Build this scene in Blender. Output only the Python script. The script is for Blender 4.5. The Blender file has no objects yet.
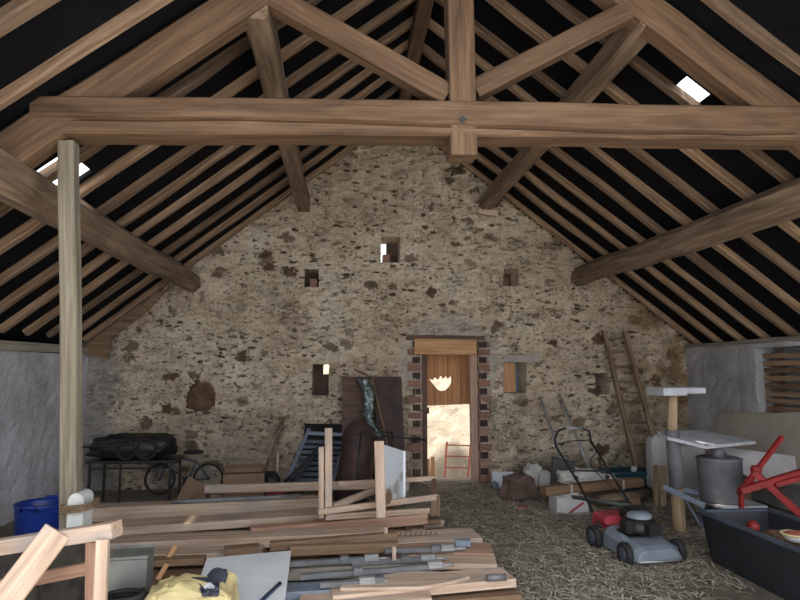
import bpy, bmesh, math, random
from mathutils import Vector, Matrix, noise
V = Vector
random.seed(7)
S = bpy.context.scene
COL = S.collection
W = {}                                    # world matrices of what has been placed

# ------------------------------------------------------------------ camera
EYE = V((0, 0, 1.6)); FPX = 600.0
YAW, PITCH = math.radians(5.202), math.radians(6.654)
FWD = V((math.sin(YAW)*math.cos(PITCH), math.cos(YAW)*math.cos(PITCH), math.sin(PITCH)))
RGT = V((math.cos(YAW), -math.sin(YAW), 0))
UPV = RGT.cross(FWD)
cd = bpy.data.cameras.new('camera'); cam = bpy.data.objects.new('camera', cd); COL.objects.link(cam)
cd.sensor_width = 36; cd.lens = 27; cd.clip_end = 200
M3 = Matrix((RGT, UPV, -FWD)).transposed()
cam.matrix_world = Matrix.Translation(EYE) @ M3.to_4x4()
S.camera = cam
def ray(x, y): return FWD + RGT*((x-400)/FPX) + UPV*((300-y)/FPX)
def PY(x, y, Y): d = ray(x, y); return EYE + d*(Y/d.y)           # the point of the place at depth Y
def PZ(x, y, Z): d = ray(x, y); return EYE + d*((Z-EYE.z)/d.z)   # ... at height Z
def PX(x, y, X): d = ray(x, y); return EYE + d*(X/d.x)           # ... on the plane X

# ------------------------------------------------------------------ materials
def newmat(name):
    m = bpy.data.materials.new(name); m.use_nodes = True
    nt = m.node_tree; b = nt.nodes['Principled BSDF']
    return m, nt, b
def N(nt, t, **k):
    n = nt.nodes.new(t)
    for a, v in k.items():
        if a in n.inputs.keys(): n.inputs[a].default_value = v
        else: setattr(n, a, v)
    return n
def ramp(nt, src, stops):
    r = nt.nodes.new('ShaderNodeValToRGB'); e = r.color_ramp.elements
    while len(e) < len(stops): e.new(0.5)
    for i, (p, c) in enumerate(stops):
        e[i].position = p; e[i].color = (*c, 1) if len(c) == 3 else c
    nt.links.new(src, r.inputs[0]); return r.outputs[0]
def mix(nt, f, a, b, mode='MIX'):
    n = nt.nodes.new('ShaderNodeMix'); n.data_type = 'RGBA'; n.blend_type = mode
    for s, v in ((0, f), (6, a), (7, b)):
        if hasattr(v, 'is_linked'): nt.links.new(v, n.inputs[s])
        else: n.inputs[s].default_value = v if s == 0 else (*v, 1)
    return n.outputs[2]
def objcoord(nt, scale, rnd=True):
    tc = nt.nodes.new('ShaderNodeTexCoord'); out = tc.outputs['Object']
    if rnd:
        oi = nt.nodes.new('ShaderNodeObjectInfo')
        ml = N(nt, 'ShaderNodeMath', operation='MULTIPLY'); ml.inputs[1].default_value = 37.0
        nt.links.new(oi.outputs['Random'], ml.inputs[0])
        ad = N(nt, 'ShaderNodeVectorMath', operation='ADD')
        nt.links.new(out, ad.inputs[0]); nt.links.new(ml.outputs[0], ad.inputs[1]); out = ad.outputs[0]
    mp = nt.nodes.new('ShaderNodeMapping'); mp.inputs['Scale'].default_value = scale
    nt.links.new(out, mp.inputs[0]); return mp.outputs[0]
def noi(nt, vec, sc, det=5, rough=.55, dist=0):
    n = N(nt, 'ShaderNodeTexNoise'); n.inputs['Scale'].default_value = sc
    n.inputs['Detail'].default_value = det; n.inputs['Roughness'].default_value = rough
    n.inputs['Distortion'].default_value = dist
    nt.links.new(vec, n.inputs['Vector']); return n.outputs['Fac']
def bump(nt, b, h, s=.4, d=.02):
    n = N(nt, 'ShaderNodeBump'); n.inputs['Strength'].default_value = s; n.inputs['Distance'].default_value = d
    nt.links.new(h, n.inputs['Height']); nt.links.new(n.outputs[0], b.inputs['Normal'])
def wood(name, dark, mid, light, rough=.8, grain=1.0, spread=.35, blotch=None):
    m, nt, b = newmat(name)
    v = objcoord(nt, (.7, 9*grain, 9*grain))
    n1 = noi(nt, v, 2.2, 7, .62, .5)
    col = ramp(nt, n1, [(.25, dark), (.48, mid), (.72, light)])
    v2 = objcoord(nt, (.35, 26*grain, 26*grain)); n2 = noi(nt, v2, 3, 4)
    col = mix(nt, .55, col, ramp(nt, n2, [(.3, (.42, .40, .38)), (.6, (1, 1, 1))]), 'MULTIPLY')
    if blotch:
        n3 = noi(nt, objcoord(nt, (1.2, 3, 3)), 1.4, 4)
        col = mix(nt, ramp(nt, n3, [(.52, (0, 0, 0)), (.66, (.8, .8, .8))]), col, blotch)
    oi = nt.nodes.new('ShaderNodeObjectInfo')
    mr = N(nt, 'ShaderNodeMapRange'); mr.inputs[3].default_value = 1-spread; mr.inputs[4].default_value = 1+spread
    nt.links.new(oi.outputs['Random'], mr.inputs[0])
    hs = nt.nodes.new('ShaderNodeHueSaturation'); nt.links.new(mr.outputs[0], hs.inputs['Value']); nt.links.new(col, hs.inputs['Color'])
    nt.links.new(hs.outputs[0], b.inputs['Base Color']); b.inputs['Roughness'].default_value = rough
    bump(nt, b, n2, .35, .01); return m
def plain(name, c, rough=.6, var=.3, sc=6, metal=0, c2=None, bmp=.15, cut=(.35, .65)):
    m, nt, b = newmat(name)
    v = objcoord(nt, (1, 1, 1)); n = noi(nt, v, sc, 6, .6)
    c2 = c2 or tuple(x*(1-var) for x in c)
    nt.links.new(ramp(nt, n, [(cut[0], c2), (cut[1], c)]), b.inputs['Base Color'])
    b.inputs['Roughness'].default_value = rough; b.inputs['Metallic'].default_value = metal
    if bmp: bump(nt, b, n, bmp, .02)
    return m
MAT = dict(
 beam=wood('old_oak', (.055, .030, .016), (.135, .077, .041), (.21, .13, .075), .8, .7, .08),
 rafter=wood('rafter_wood', (.09, .055, .034), (.25, .16, .10), (.40, .285, .19), .85, 1, .38),
 log=wood('log_wood', (.08, .052, .034), (.22, .15, .098), (.36, .26, .18), .85, .8, .12),
 grey_wood=wood('weathered_grey_wood', (.17, .15, .12), (.32, .29, .24), (.44, .41, .36), .9, 1, .2),
 pale=wood('pale_sawn_wood', (.40, .27, .19), (.60, .44, .33), (.75, .60, .48), .75, .6, .16, (.40, .35, .32)),
 pink=wood('pink_sawn_wood', (.32, .18, .12), (.48, .29, .20), (.58, .38, .28), .75, .7, .15),
 brownw=wood('brown_stained_wood', (.10, .06, .035), (.22, .135, .08), (.32, .21, .13), .8, .8, .2),
 orange=wood('orange_wood', (.36, .18, .075), (.55, .30, .14), (.66, .40, .21), .7, 1, .1),
 darkboard=wood('dark_brown_board', (.045, .020, .012), (.10, .046, .027), (.15, .075, .045), .6, .6, .12),
 rust=plain('rusty_steel', (.075, .037, .03), .7, .5, 5, 0, (.032, .02, .02)),
 black=plain('black_plastic', (.016, .016, .018), .5, .4, 8),
 blackm=plain('black_metal', (.02, .02, .024), .45, .4, 10),
 rubber=plain('rubber', (.022, .022, .024), .75, .3, 9),
 felt=plain('black_roof_felt', (.006, .006, .008), .95, .4, 3),
 blue=plain('blue_plastic', (.015, .045, .30), .4, .3, 4),
 white=plain('white_panel', (.84, .87, .90), .5, .12, 3, 0, (.72, .76, .80)),
 whitedirty=plain('white_stained_panel', (.66, .72, .78), .6, .3, 2.2, 0, (.20, .13, .08), .1, (.36, .47)),
 plaster=plain('broken_plaster', (.62, .61, .58), .9, .2, 9),
 bagw=plain('white_paper_sack', (.55, .54, .55), .7, .2, 5),
 yellow=plain('yellow_plastic_bag', (.62, .52, .26), .5, .25, 6),
 label=plain('dark_grey_label', (.035, .04, .06), .5, .3, 12),
 mark=plain('white_print', (.6, .62, .65), .6, .1, 12),
 zinc=plain('galvanised_steel', (.33, .34, .33), .42, .45, 4, .55),
 bluegrey=plain('blue_grey_metal', (.24, .29, .37), .5, .3, 5, .2),
 slatgrey=plain('slate_blue_plastic', (.075, .095, .13), .55, .3, 5),
 post_wood=wood('old_post_wood', (.12, .10, .075), (.22, .19, .14), (.31, .28, .22), .9, 1, .05),
 teal2=plain('grey_green_tube', (.12, .16, .16), .5, .2, 5),
 earthfill=plain('red_brown_earth', (.17, .095, .06), .95, .5, 9, 0, None, .6),
 sunlit_jamb=wood('sunlit_pink_door_post', (.42, .26, .19), (.56, .37, .28), (.64, .45, .36), .8, 1, .05),  # right door post, sunlight from outside put into its lighter colour
 trough=plain('dusty_black_plastic', (.030, .034, .043), .5, .5, 3.5),
 alu=plain('dull_aluminium', (.42, .43, .44), .45, .2, 6, .5),
 clampg=plain('grey_painted_steel', (.20, .205, .22), .55, .35, 8, .2),
 mower=plain('grey_blue_deck', (.22, .26, .31), .42, .2, 5),
 red=plain('red_paint', (.34, .022, .022), .5, .4, 7),
 redm=plain('red_mower_plastic', (.42, .05, .07), .5, .25, 7),
 card=plain('brown_cardboard', (.30, .19, .12), .85, .3, 4),
 panelg=plain('grey_beige_board', (.46, .41, .36), .85, .2, 3),
 concrete=plain('pale_concrete', (.66, .67, .66), .9, .35, 6, 0, None, .4),
 slab=plain('dusty_white_slab', (.54, .56, .61), 1.0, .3, 5),
 drum=plain('dusty_grey_drum', (.16, .16, .178), .75, .45, 5),
 tan=wood('tan_log', (.22, .15, .085), (.38, .27, .165), (.48, .36, .24), .85, .8, .1),
 teal=plain('teal_plastic', (.015, .07, .10), .4, .4, 4),
 rope=plain('hemp_rope', (.22, .15, .09), .9, .4, 30),
 bark=plain('dark_bark', (.055, .048, .038), .95, .6, 14, 0, None, .6),
 stone=plain('brown_stone', (.16, .105, .085), .9, .4, 6, 0, None, .5),
 foil=plain('silvery_foil', (.28, .33, .34), .3, .75, 22, .5, (.05, .07, .07), .5),
 paintr=plain('faded_red_paint', (.36, .10, .07), .6, .3, 7),
 cable=plain('rod_navy', (.02, .035, .09), .5, .3, 8),
)
MAT['felt'].node_tree.nodes['Principled BSDF'].inputs['Specular IOR Level'].default_value = .15
def setmat(o, m):
    o.data.materials.clear(); o.data.materials.append(MAT[m] if isinstance(m, str) else m)

# ------------------------------------------------------------------ object helpers
def tag(o, label, cat, group=None, kind=None):
    if label: o['label'] = label
    if cat: o['category'] = cat
    if group: o['group'] = group
    if kind: o['kind'] = kind
    return o
def struct(o): o['kind'] = 'structure'; return o
def place(o, Mw, parent=None):
    COL.objects.link(o); W[o.name] = Mw.copy()
    if parent is not None:
        o.parent = parent; o.matrix_parent_inverse = Matrix(); o.matrix_basis = W[parent.name].inverted() @ Mw
    else: o.matrix_basis = Mw
    return o
def thing(name, label, cat, loc, rotz=0, group=None):
    o = bpy.data.objects.new(name, None); o.empty_display_size = .1
    place(o, Matrix.Translation(V(loc)) @ Matrix.Rotation(rotz, 4, 'Z'))
    return tag(o, label, cat, group)
def obj(name, vf, mat, Mw=None, parent=None, smooth=False):
    me = bpy.data.meshes.new(name); me.from_pydata([tuple(v) for v in vf[0]], [], vf[1]); me.update()
    bm = bmesh.new(); bm.from_mesh(me); bmesh.ops.recalc_face_normals(bm, faces=bm.faces); bm.to_mesh(me); bm.free()
    if smooth:
        for p in me.polygons: p.use_smooth = True
    o = bpy.data.objects.new(name, me); setmat(o, mat)
    return place(o, Mw if Mw is not None else Matrix(), parent)
def join(*vfs):
    vs, fs = [], []
    for v, f in vfs:
        n = len(vs); vs += list(v); fs += [[i+n for i in q] for q in f]
    return vs, fs
def frame(p0, p1, up=(0, 0, 1), roll=0):
    p0, p1 = V(p0), V(p1); x = (p1-p0).normalized(); up = V(up)
    if abs(x.dot(up.normalized())) > .97: up = V((0, 1, 0))
    y = up.cross(x).normalized(); z = x.cross(y)
    R = Matrix((x, y, z)).transposed().to_4x4()
    return Matrix.Translation(p0) @ R @ Matrix.Rotation(roll, 4, 'X'), (p1-p0).length
def section(w, h, ch):
    a, b = w/2, h/2; c = min(ch, a*.95, b*.95)
    return [(-a+c, -b), (a-c, -b), (a, -b+c), (a, b-c), (a-c, b), (-a+c, b), (-a, b-c), (-a, -b+c)]
def circ(r, n=14): return [(r*math.cos(2*math.pi*i/n), r*math.sin(2*math.pi*i/n)) for i in range(n)]
def extr(sec, L, seg=1, wob=0, taper=1.0, seed=0, bow=0, cut0=0, cut1=0):
    n = len(sec); vs, fs = [], []
    for i in range(seg+1):
        t = i/seg; k = 1+(taper-1)*t
        for j, (y, z) in enumerate(sec):
            dy = dz = 0
            if wob:
                q = V((t*L*1.3, seed*7.3, 0)); dy = noise.noise(q)*wob; dz = noise.noise(q+V((0, 3.1, 5)))*wob
                q2 = V((t*L*2.6, y*14+seed*3, z*14)); e = 1+noise.noise(q2)*wob*2.2
            else: e = 1
            x = t*L + (cut0*z if i == 0 else 0) + (cut1*z if i == seg else 0)
            vs.append(V((x, y*k*e+dy, z*k*e+dz+bow*4*t*(1-t))))
        if i:
            a = (i-1)*n; b = i*n
            for j in range(n): fs.append([a+j, a+(j+1) % n, b+(j+1) % n, b+j])
    fs.append(list(range(n))[::-1]); fs.append([seg*n+j for j in range(n)])
    return vs, fs
def timber(name, p0, p1, w, h, mat, parent=None, up=(0, 0, 1), roll=0, ch=.006, seg=1, wob=0, taper=1, seed=None, bow=0, rnd=False, cut0=0, cut1=0):
    Mw, L = frame(p0, p1, up, roll)
    sec = circ(w/2, 16) if rnd else section(w, h, ch)
    return obj(name, extr(sec, L, seg, wob, taper, random.random()*9 if seed is None else seed, bow, cut0, cut1), mat, Mw, parent, smooth=rnd)
def sweep(pts, r, n=8, closed=False):
    pts = [V(p) for p in pts]; m = len(pts); vs, fs = [], []; nrm = None
    for i, p in enumerate(pts):
        a = pts[(i-1) % m] if (closed or i) else p; b = pts[(i+1) % m] if (closed or i < m-1) else p
        t = (b-a).normalized()
        if nrm is None: nrm = t.orthogonal().normalized()
        nrm = (nrm - t*nrm.dot(t)).normalized(); bi = t.cross(nrm)
        rr = r[i] if isinstance(r, (list, tuple)) else r
        for j in range(n):
            a_ = 2*math.pi*j/n; vs.append(p+nrm*(math.cos(a_)*rr)+bi*(math.sin(a_)*rr))
    for i in range(m if closed else m-1):
        a = i*n; b = ((i+1) % m)*n
        for j in range(n): fs.append([a+j, a+(j+1) % n, b+(j+1) % n, b+j])
    if not closed: fs += [list(range(n))[::-1], [(m-1)*n+j for j in range(n)]]
    return vs, fs
def smooth_path(pts, k=6):
    pts = [V(p) for p in pts]; out = []
    for i in range(len(pts)-1):
        p0, p1, p2, p3 = pts[max(i-1, 0)], pts[i], pts[i+1], pts[min(i+2, len(pts)-1)]
        for s in range(k):
            t = s/k
            out.append(.5*((2*p1)+(p2-p0)*t+(2*p0-5*p1+4*p2-p3)*t*t+(3*p1-p0-3*p2+p3)*t**3))
    return out+[pts[-1]]
def rel(parent, pts):
    return pts
def tube(name, pts, r, mat, parent=None, n=8, closed=False, Mw=None):
    if Mw is None:                                       # put the origin on the tube itself
        o = V(pts[0]); pts = [V(p)-o for p in pts]; Mw = Matrix.Translation(o)
    return obj(name, sweep(pts, r, n, closed), mat, Mw, parent, smooth=True)
def lathe(prof, n=28, a0=0, a1=2*math.pi):
    vs, fs = [], []; m = len(prof); full = abs(a1-a0-2*math.pi) < 1e-6
    for i in range(n if full else n+1):
        a = a0+(a1-a0)*i/n
        for r, z in prof: vs.append(V((r*math.cos(a), r*math.sin(a), z)))
    for i in range(n):
        a = i*m; b = ((i+1) % n if full else i+1)*m
        for j in range(m-1): fs.append([a+j, b+j, b+j+1, a+j+1])
    return vs, fs
def boxvf(c, s, ch=.004):
    vs, fs = extr(section(s[1], s[2], ch), s[0]); o = V(c)-V((s[0]/2, 0, 0))
    return [v+o for v in vs], fs
def slabvf(q, th, nrm=None):                             # thick quad (any polygon)
    q = [V(p) for p in q]; nr = V(nrm) if nrm else (q[1]-q[0]).cross(q[-1]-q[0]).normalized()
    n = len(q); vs = q+[p+nr*th for p in q]
    return vs, [list(range(n))[::-1], list(range(n, 2*n))]+[[i, (i+1) % n, n+(i+1) % n, n+i] for i in range(n)]
def local(vf, o): return [V(v)-V(o) for v in vf[0]], vf[1]
def slab(name, q, th, mat, parent=None, nrm=None):
    o = V(q[0]); return obj(name, local(slabvf(q, th, nrm), o), mat, Matrix.Translation(o), parent)
def blobvf(sx, sy, sz, e=.6, wob=.12, fr=3, seed=0, nu=28, nv=18):
    vs, fs = [], []; sg = lambda c: math.copysign(abs(c)**e, c)
    for i in range(nv+1):
        ph = -math.pi/2+math.pi*i/nv
        for j in range(nu):
            th = 2*math.pi*j/nu
            p = V((sx*sg(math.cos(ph))*sg(math.cos(th)), sy*sg(math.cos(ph))*sg(math.sin(th)), sz*sg(math.sin(ph))))
            k = 1+wob*noise.noise(V((p.x/sx, p.y/sy, p.z/sz))*fr*.6+V((seed*5.1, 0, 0)))+wob*.5*noise.noise(V((p.x/sx, p.y/sy, p.z/sz))*fr*1.7+V((0, seed*3.3, 0)))
            vs.append(p*k)
        if i:
            for j in range(nu): fs.append([(i-1)*nu+j, (i-1)*nu+(j+1) % nu, i*nu+(j+1) % nu, i*nu+j])
    return vs, fs
def blob(name, c, s, mat, parent=None, e=.6, wob=.12, fr=3, seed=0, rz=0, smooth=True, tilt=0):
    return obj(name, blobvf(*s, e, wob, fr, seed), mat, Matrix.Translation(V(c)) @ Matrix.Rotation(rz, 4, 'Z') @ Matrix.Rotation(tilt, 4, 'Y'), parent, smooth)
def panel(name, O, u, v, su, sv, holes, th, mat, cell=None, disp=0, keep=None, parent=None):
    # a wall-like sheet in the plane of u and v with holes (rects), front towards u x v
    O, u, v = V(O), V(u).normalized(), V(v).normalized(); n = u.cross(v)
    cu = {0, su}; cv = {0, sv}
    for h in holes: cu |= {h[0], h[2]}; cv |= {h[1], h[3]}
    def fill(c):
        c = sorted(c); out = [c[0]]
        for a in c[1:]:
            if a-out[-1] < 1e-5: continue
            k = max(1, round((a-out[-1])/cell)) if cell else 1; b = out[-1]
            out += [b+(a-b)*i/k for i in range(1, k+1)]
        return out
    cu, cv = fill(cu), fill(cv); nu, nv = len(cu), len(cv); vs, fs, idx = [], [], {}
    def vert(i, j, back):
        k = (i, j, back)
        if k not in idx:
            p = O+u*cu[i]+v*cv[j]-n*(th if back else 0)
            if disp:
                d = noise.noise(p*2.1)*disp*.6+noise.noise(p*V((5, 5, 9)).x)*disp*.5+noise.noise(V((p.x*9, p.y*9, p.z*16)))*disp*.55
                if not back: p = p+n*d
            idx[k] = len(vs); vs.append(p-O)
        return idx[k]
    def on(i, j):
        if not (0 <= i < nu-1 and 0 <= j < nv-1): return False
        a, b = (cu[i]+cu[i+1])/2, (cv[j]+cv[j+1])/2
        if any(h[0] < a < h[2] and h[1] < b < h[3] for h in holes): return False
        return keep(a, b) if keep else True
    for i in range(nu-1):
        for j in range(nv-1):
            if not on(i, j): continue
            c = [(i, j), (i+1, j), (i+1, j+1), (i, j+1)]
            fs.append([vert(*q, 0) for q in c]); fs.append([vert(*q, 1) for q in c][::-1])
            for (di, dj), a, b in (((0, -1), 0, 1), ((1, 0), 1, 2), ((0, 1), 2, 3), ((-1, 0), 3, 0)):
                if not on(i+di, j+dj): fs.append([vert(*c[b], 0), vert(*c[a], 0), vert(*c[a], 1), vert(*c[b], 1)])
    me = bpy.data.meshes.new(name); me.from_pydata([tuple(p) for p in vs], [], fs); me.update()
    o = bpy.data.objects.new(name, me); setmat(o, mat)
    return place(o, Matrix.Translation(O), parent)
def flatcopy(src, name, Mw, label=None, cat=None, group=None):
    c = src.copy(); c.name = name; place(c, Mw)
    if label: c['label'] = label
    return c
def ordinal(i): return ['first', 'second', 'third', 'fourth', 'fifth', 'sixth', 'seventh', 'eighth', 'ninth', 'tenth', 'eleventh', 'twelfth', 'thirteenth', 'fourteenth', 'fifteenth', 'sixteenth', 'seventeenth', 'eighteenth'][i]

# ------------------------------------------------------------------ setting
XL, XR, YB, YF = -3.5, 5.08, 8.6, -0.7
AX, AZ, SLL, SLR = .75, 5.33, .79, .762        # ridge, and the undersides of the rafters on both slopes
def under(X): return AZ-(SLL*(AX-X) if X < AX else SLR*(X-AX))

# stone wall material
def stone_wall():
    m, nt, b = newmat('rubble_stone_and_lime')
    L = nt.links.new
    geo = nt.nodes.new('ShaderNodeNewGeometry'); pos = geo.outputs['Position']
    def math_(op, x, y):
        n = N(nt, 'ShaderNodeMath', operation=op)
        for i, q in enumerate((x, y)):
            if hasattr(q, 'is_linked'): L(q, n.inputs[i])
            else: n.inputs[i].default_value = q
        return n.outputs[0]
    def warp(scale, amt, sc):
        mp = nt.nodes.new('ShaderNodeMapping'); mp.inputs['Scale'].default_value = scale; L(pos, mp.inputs[0])
        nz = N(nt, 'ShaderNodeTexNoise'); nz.inputs['Scale'].default_value = sc; nz.inputs['Detail'].default_value = 5; nz.inputs['Roughness'].default_value = .65; L(pos, nz.inputs['Vector'])
        sb = N(nt, 'ShaderNodeVectorMath', operation='MULTIPLY_ADD'); L(nz.outputs['Color'], sb.inputs[0])
        sb.inputs[1].default_value = (amt,)*3; L(mp.outputs[0], sb.inputs[2]); return sb.outputs[0]
    sx = nt.nodes.new('ShaderNodeSeparateXYZ'); L(pos, sx.inputs[0])
    base = ramp(nt, noi(nt, pos, .9, 7, .65), [(.32, (.60, .49, .37)), (.5, (.77, .66, .51)), (.68, (.87, .785, .65))])
    mid = noi(nt, warp((4, 4, 8), 1.4, 4), 1, 6, .65)
    base = mix(nt, .85, base, ramp(nt, mid, [(.30, (.50, .43, .36)), (.43, (.86, .82, .77)), (.55, (1, 1, 1))]), 'MULTIPLY')
    fine = noi(nt, pos, 26, 6, .72)
    base = mix(nt, .8, base, ramp(nt, fine, [(.34, (.60, .55, .50)), (.52, (1, 1, 1))]), 'MULTIPLY')
    def stones_and_gaps(scale, amt, wsc, share, edge):
        vo = N(nt, 'ShaderNodeTexVoronoi'); vo.inputs['Scale'].default_value = 1; L(warp(scale, amt, wsc), vo.inputs['Vector'])
        sep = nt.nodes.new('ShaderNodeSeparateColor'); L(vo.outputs['Color'], sep.inputs[0])
        pick = math_('GREATER_THAN', sep.outputs[0], 1-share)
        d = math_('ADD', math_('MULTIPLY', noi(nt, pos, 14, 5, .65), .75), vo.outputs['Distance'])
        return math_('MULTIPLY', pick, ramp(nt, d, [(edge, (1, 1, 1)), (edge+.09, (0, 0, 0))])), sep.outputs[1]
    pm = ramp(nt, noi(nt, pos, .7, 4), [(.36, (.35, .35, .35)), (.52, (1, 1, 1))])
    f1, r1 = stones_and_gaps((3.3, 3.3, 5.2), 1.3, 3, .30, .71)
    f2, r2 = stones_and_gaps((7, 7, 15), 1.8, 5, .40, .64)
    f3, r3 = stones_and_gaps((13, 13, 30), 2.4, 8, .26, .64)  # small dark specks paint gaps and shadow lines into the wall
    c1 = ramp(nt, r1, [(0, (.12, .075, .045)), (.5, (.20, .13, .08)), (1, (.27, .20, .14))])
    c2 = ramp(nt, r2, [(0, (.10, .068, .042)), (.5, (.20, .14, .092)), (1, (.34, .26, .18))])
    c3 = ramp(nt, r3, [(0, (.09, .06, .04)), (1, (.24, .18, .12))])
    col = mix(nt, math_('MULTIPLY', f3, .85), base, c3)
    col = mix(nt, math_('MULTIPLY', f2, pm), col, c2); col = mix(nt, math_('MULTIPLY', f1, pm), col, c1)
    pits = ramp(nt, noi(nt, warp((10, 10, 20), 2.6, 7), 1.0, 5, .68), [(.30, (1, 1, 1)), (.37, (0, 0, 0))])
    col = mix(nt, pits, col, (.085, .06, .04))
    ve = N(nt, 'ShaderNodeTexVoronoi', feature='DISTANCE_TO_EDGE'); ve.inputs['Scale'].default_value = 1; L(warp((6.5, 6.5, 13), 3.0, 6), ve.inputs['Vector'])
    crev = math_('MULTIPLY', ramp(nt, ve.outputs['Distance'], [(.012, (1, 1, 1)), (.07, (0, 0, 0))]), ramp(nt, noi(nt, pos, 3.2, 4), [(.50, (0, 0, 0)), (.66, (.6, .6, .6))]))
    col = mix(nt, crev, col, (.12, .085, .055))
    # earth-brown stain towards the right-hand corner
    st = N(nt, 'ShaderNodeMapRange'); st.inputs[1].default_value = 3.9; st.inputs[2].default_value = 4.5; L(sx.outputs[0], st.inputs[0])
    sm = math_('MULTIPLY', st.outputs[0], ramp(nt, noi(nt, pos, 2.1, 5), [(.40, (0, 0, 0)), (.58, (.85, .85, .85))]))
    col = mix(nt, sm, col, (.24, .15, .065))
    # grey-brown patches, stronger towards the floor
    gz = N(nt, 'ShaderNodeMapRange'); gz.inputs[1].default_value = 1.4; gz.inputs[2].default_value = .1; L(sx.outputs[2], gz.inputs[0])
    col = mix(nt, math_('MULTIPLY', gz.outputs[0], ramp(nt, noi(nt, pos, 1.7, 5), [(.42, (0, 0, 0)), (.58, (.8, .8, .8))])), col, (.27, .225, .185))
    gx = math_('ADD', sx.outputs[0], math_('MULTIPLY', noi(nt, pos, 1.8, 5), .8))
    col = mix(nt, ramp(nt, math_('MULTIPLY_ADD', gx, 1.0) if False else math_('ADD', math_('MULTIPLY', gx, .5), 1.6), [(.16, (.9, .9, .9)), (.30, (0, 0, 0))]), col, mix(nt, .6, (.42, .40, .38), ramp(nt, fine, [(.3, (.6, .6, .6)), (.6, (1, 1, 1))]), 'MULTIPLY'))
    # smooth lime render left round the head of the doorway
    dx = math_('SUBTRACT', sx.outputs[0], 1.5); dz = math_('MULTIPLY', math_('SUBTRACT', sx.outputs[2], 1.75), 1.15)
    rr = math_('SQRT', math_('ADD', math_('MULTIPLY', dx, dx), math_('MULTIPLY', dz, dz)), 0)
    rr = math_('ADD', rr, math_('MULTIPLY', noi(nt, pos, 2.2, 5), .5))
    col = mix(nt, ramp(nt, rr, [(.98, (.75, .75, .75)), (1.02, (0, 0, 0))]), col, mix(nt, .7, (.62, .56, .48), ramp(nt, fine, [(.3, (.6, .6, .6)), (.6, (1, 1, 1))]), 'MULTIPLY'))
    L(col, b.inputs['Base Color']); b.inputs['Roughness'].default_value = .95
    h = math_('ADD', math_('MULTIPLY', pits, -1.2), math_('ADD', fine, math_('MULTIPLY', f2, -.5)))
    bump(nt, b, math_('ADD', math_('ADD', h, math_('MULTIPLY', f3, -.5)), math_('MULTIPLY', crev, -1.0)), .9, .04); return m
MAT['stone_wall'] = stone_wall()
def render_wall(name, a, c, sc=1.5):
    m, nt, b = newmat(name); pos = nt.nodes.new('ShaderNodeNewGeometry').outputs['Position']
    n1 = noi(nt, pos, sc, 7, .65); n2 = noi(nt, pos, 24, 5, .7)
    col = ramp(nt, n1, [(.3, a), (.52, c), (.72, tuple(x*1.25 for x in c))])
    col = mix(nt, .5, col, ramp(nt, n2, [(.3, (.55, .55, .55)), (.6, (1, 1, 1))]), 'MULTIPLY')
    nt.links.new(col, b.inputs['Base Color']); b.inputs['Roughness'].default_value = .95; bump(nt, b, n2, .5, .02); return m
MAT['grey_render'] = render_wall('grey_cement_render', (.30, .295, .30), (.44, .44, .45))
MAT['blue_render'] = render_wall('bluish_cement_render', (.36, .36, .39), (.60, .60, .65))
MAT['earth'] = render_wall('trodden_earth', (.11, .09, .07), (.20, .165, .13), 2.5)
MAT['cream_stone'] = render_wall('cream_stone_wall', (.42, .37, .29), (.58, .52, .43), 3.2)

# back gable wall with its door and its holes, laid out in wall coordinates (u from the left corner, v from the floor)
dl, dr, dh = 1.10, 1.95, 2.02
HO = {}
def hole(key, x0, y0, x1, y1):
    a, b = PY(x0, y1, YB), PY(x1, y0, YB); HO[key] = (a.x, a.z, b.x, b.z); return (a.x-XL+.2, a.z, b.x-XL+.2, b.z)
holes = [(dl-XL+.2, 0, dr-XL+.2, dh), hole('top', 381, 237, 400, 262), hole('left_small', 304, 269, 319, 287), hole('right_small', 503, 269, 519, 286),
         hole('left_low', 312, 364, 329, 396), hole('right_low', 504, 362, 526, 393), hole('putlog', 595, 373, 608, 394), hole('brown', 191, 384, 211, 409)]
struct(panel('wall_back', (XL-.2, YB, 0), (1, 0, 0), (0, 0, 1), XR-XL+.4, 5.6, holes, .55, 'stone_wall', .045, .07,
      keep=lambda a, b: b < under(a+XL-.2)+.06))
# side walls, the right one with a shallow recess and an unseen opening added for light
rz0, rz1 = PX(757, 412, XR).z, PX(757, 348, XR).z
ry1 = PX(756, 380, XR).y
struct(panel('wall_left', (XL, YF, 0), (0, 1, 0), (0, 0, 1), YB-YF, 1.80, [], .5, 'blue_render', .12, .03))
rec = (YB-ry1, rz0, YB-ry1+1.7, rz1)
struct(panel('wall_right', (XR, YB, 0), (0, -1, 0), (0, 0, 1), YB-YF, 1.93, [rec, (YB-3.4, 0, YB-.6, 1.85)], .3, 'grey_render', .12, .03))
struct(obj('trim_1', boxvf((0, 0, 0), (.06, 2.1, rz1-rz0+.4)), 'grey_render', Matrix.Translation((XR+.33, ry1-.85, (rz0+rz1)/2))))   # back of the recess
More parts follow.
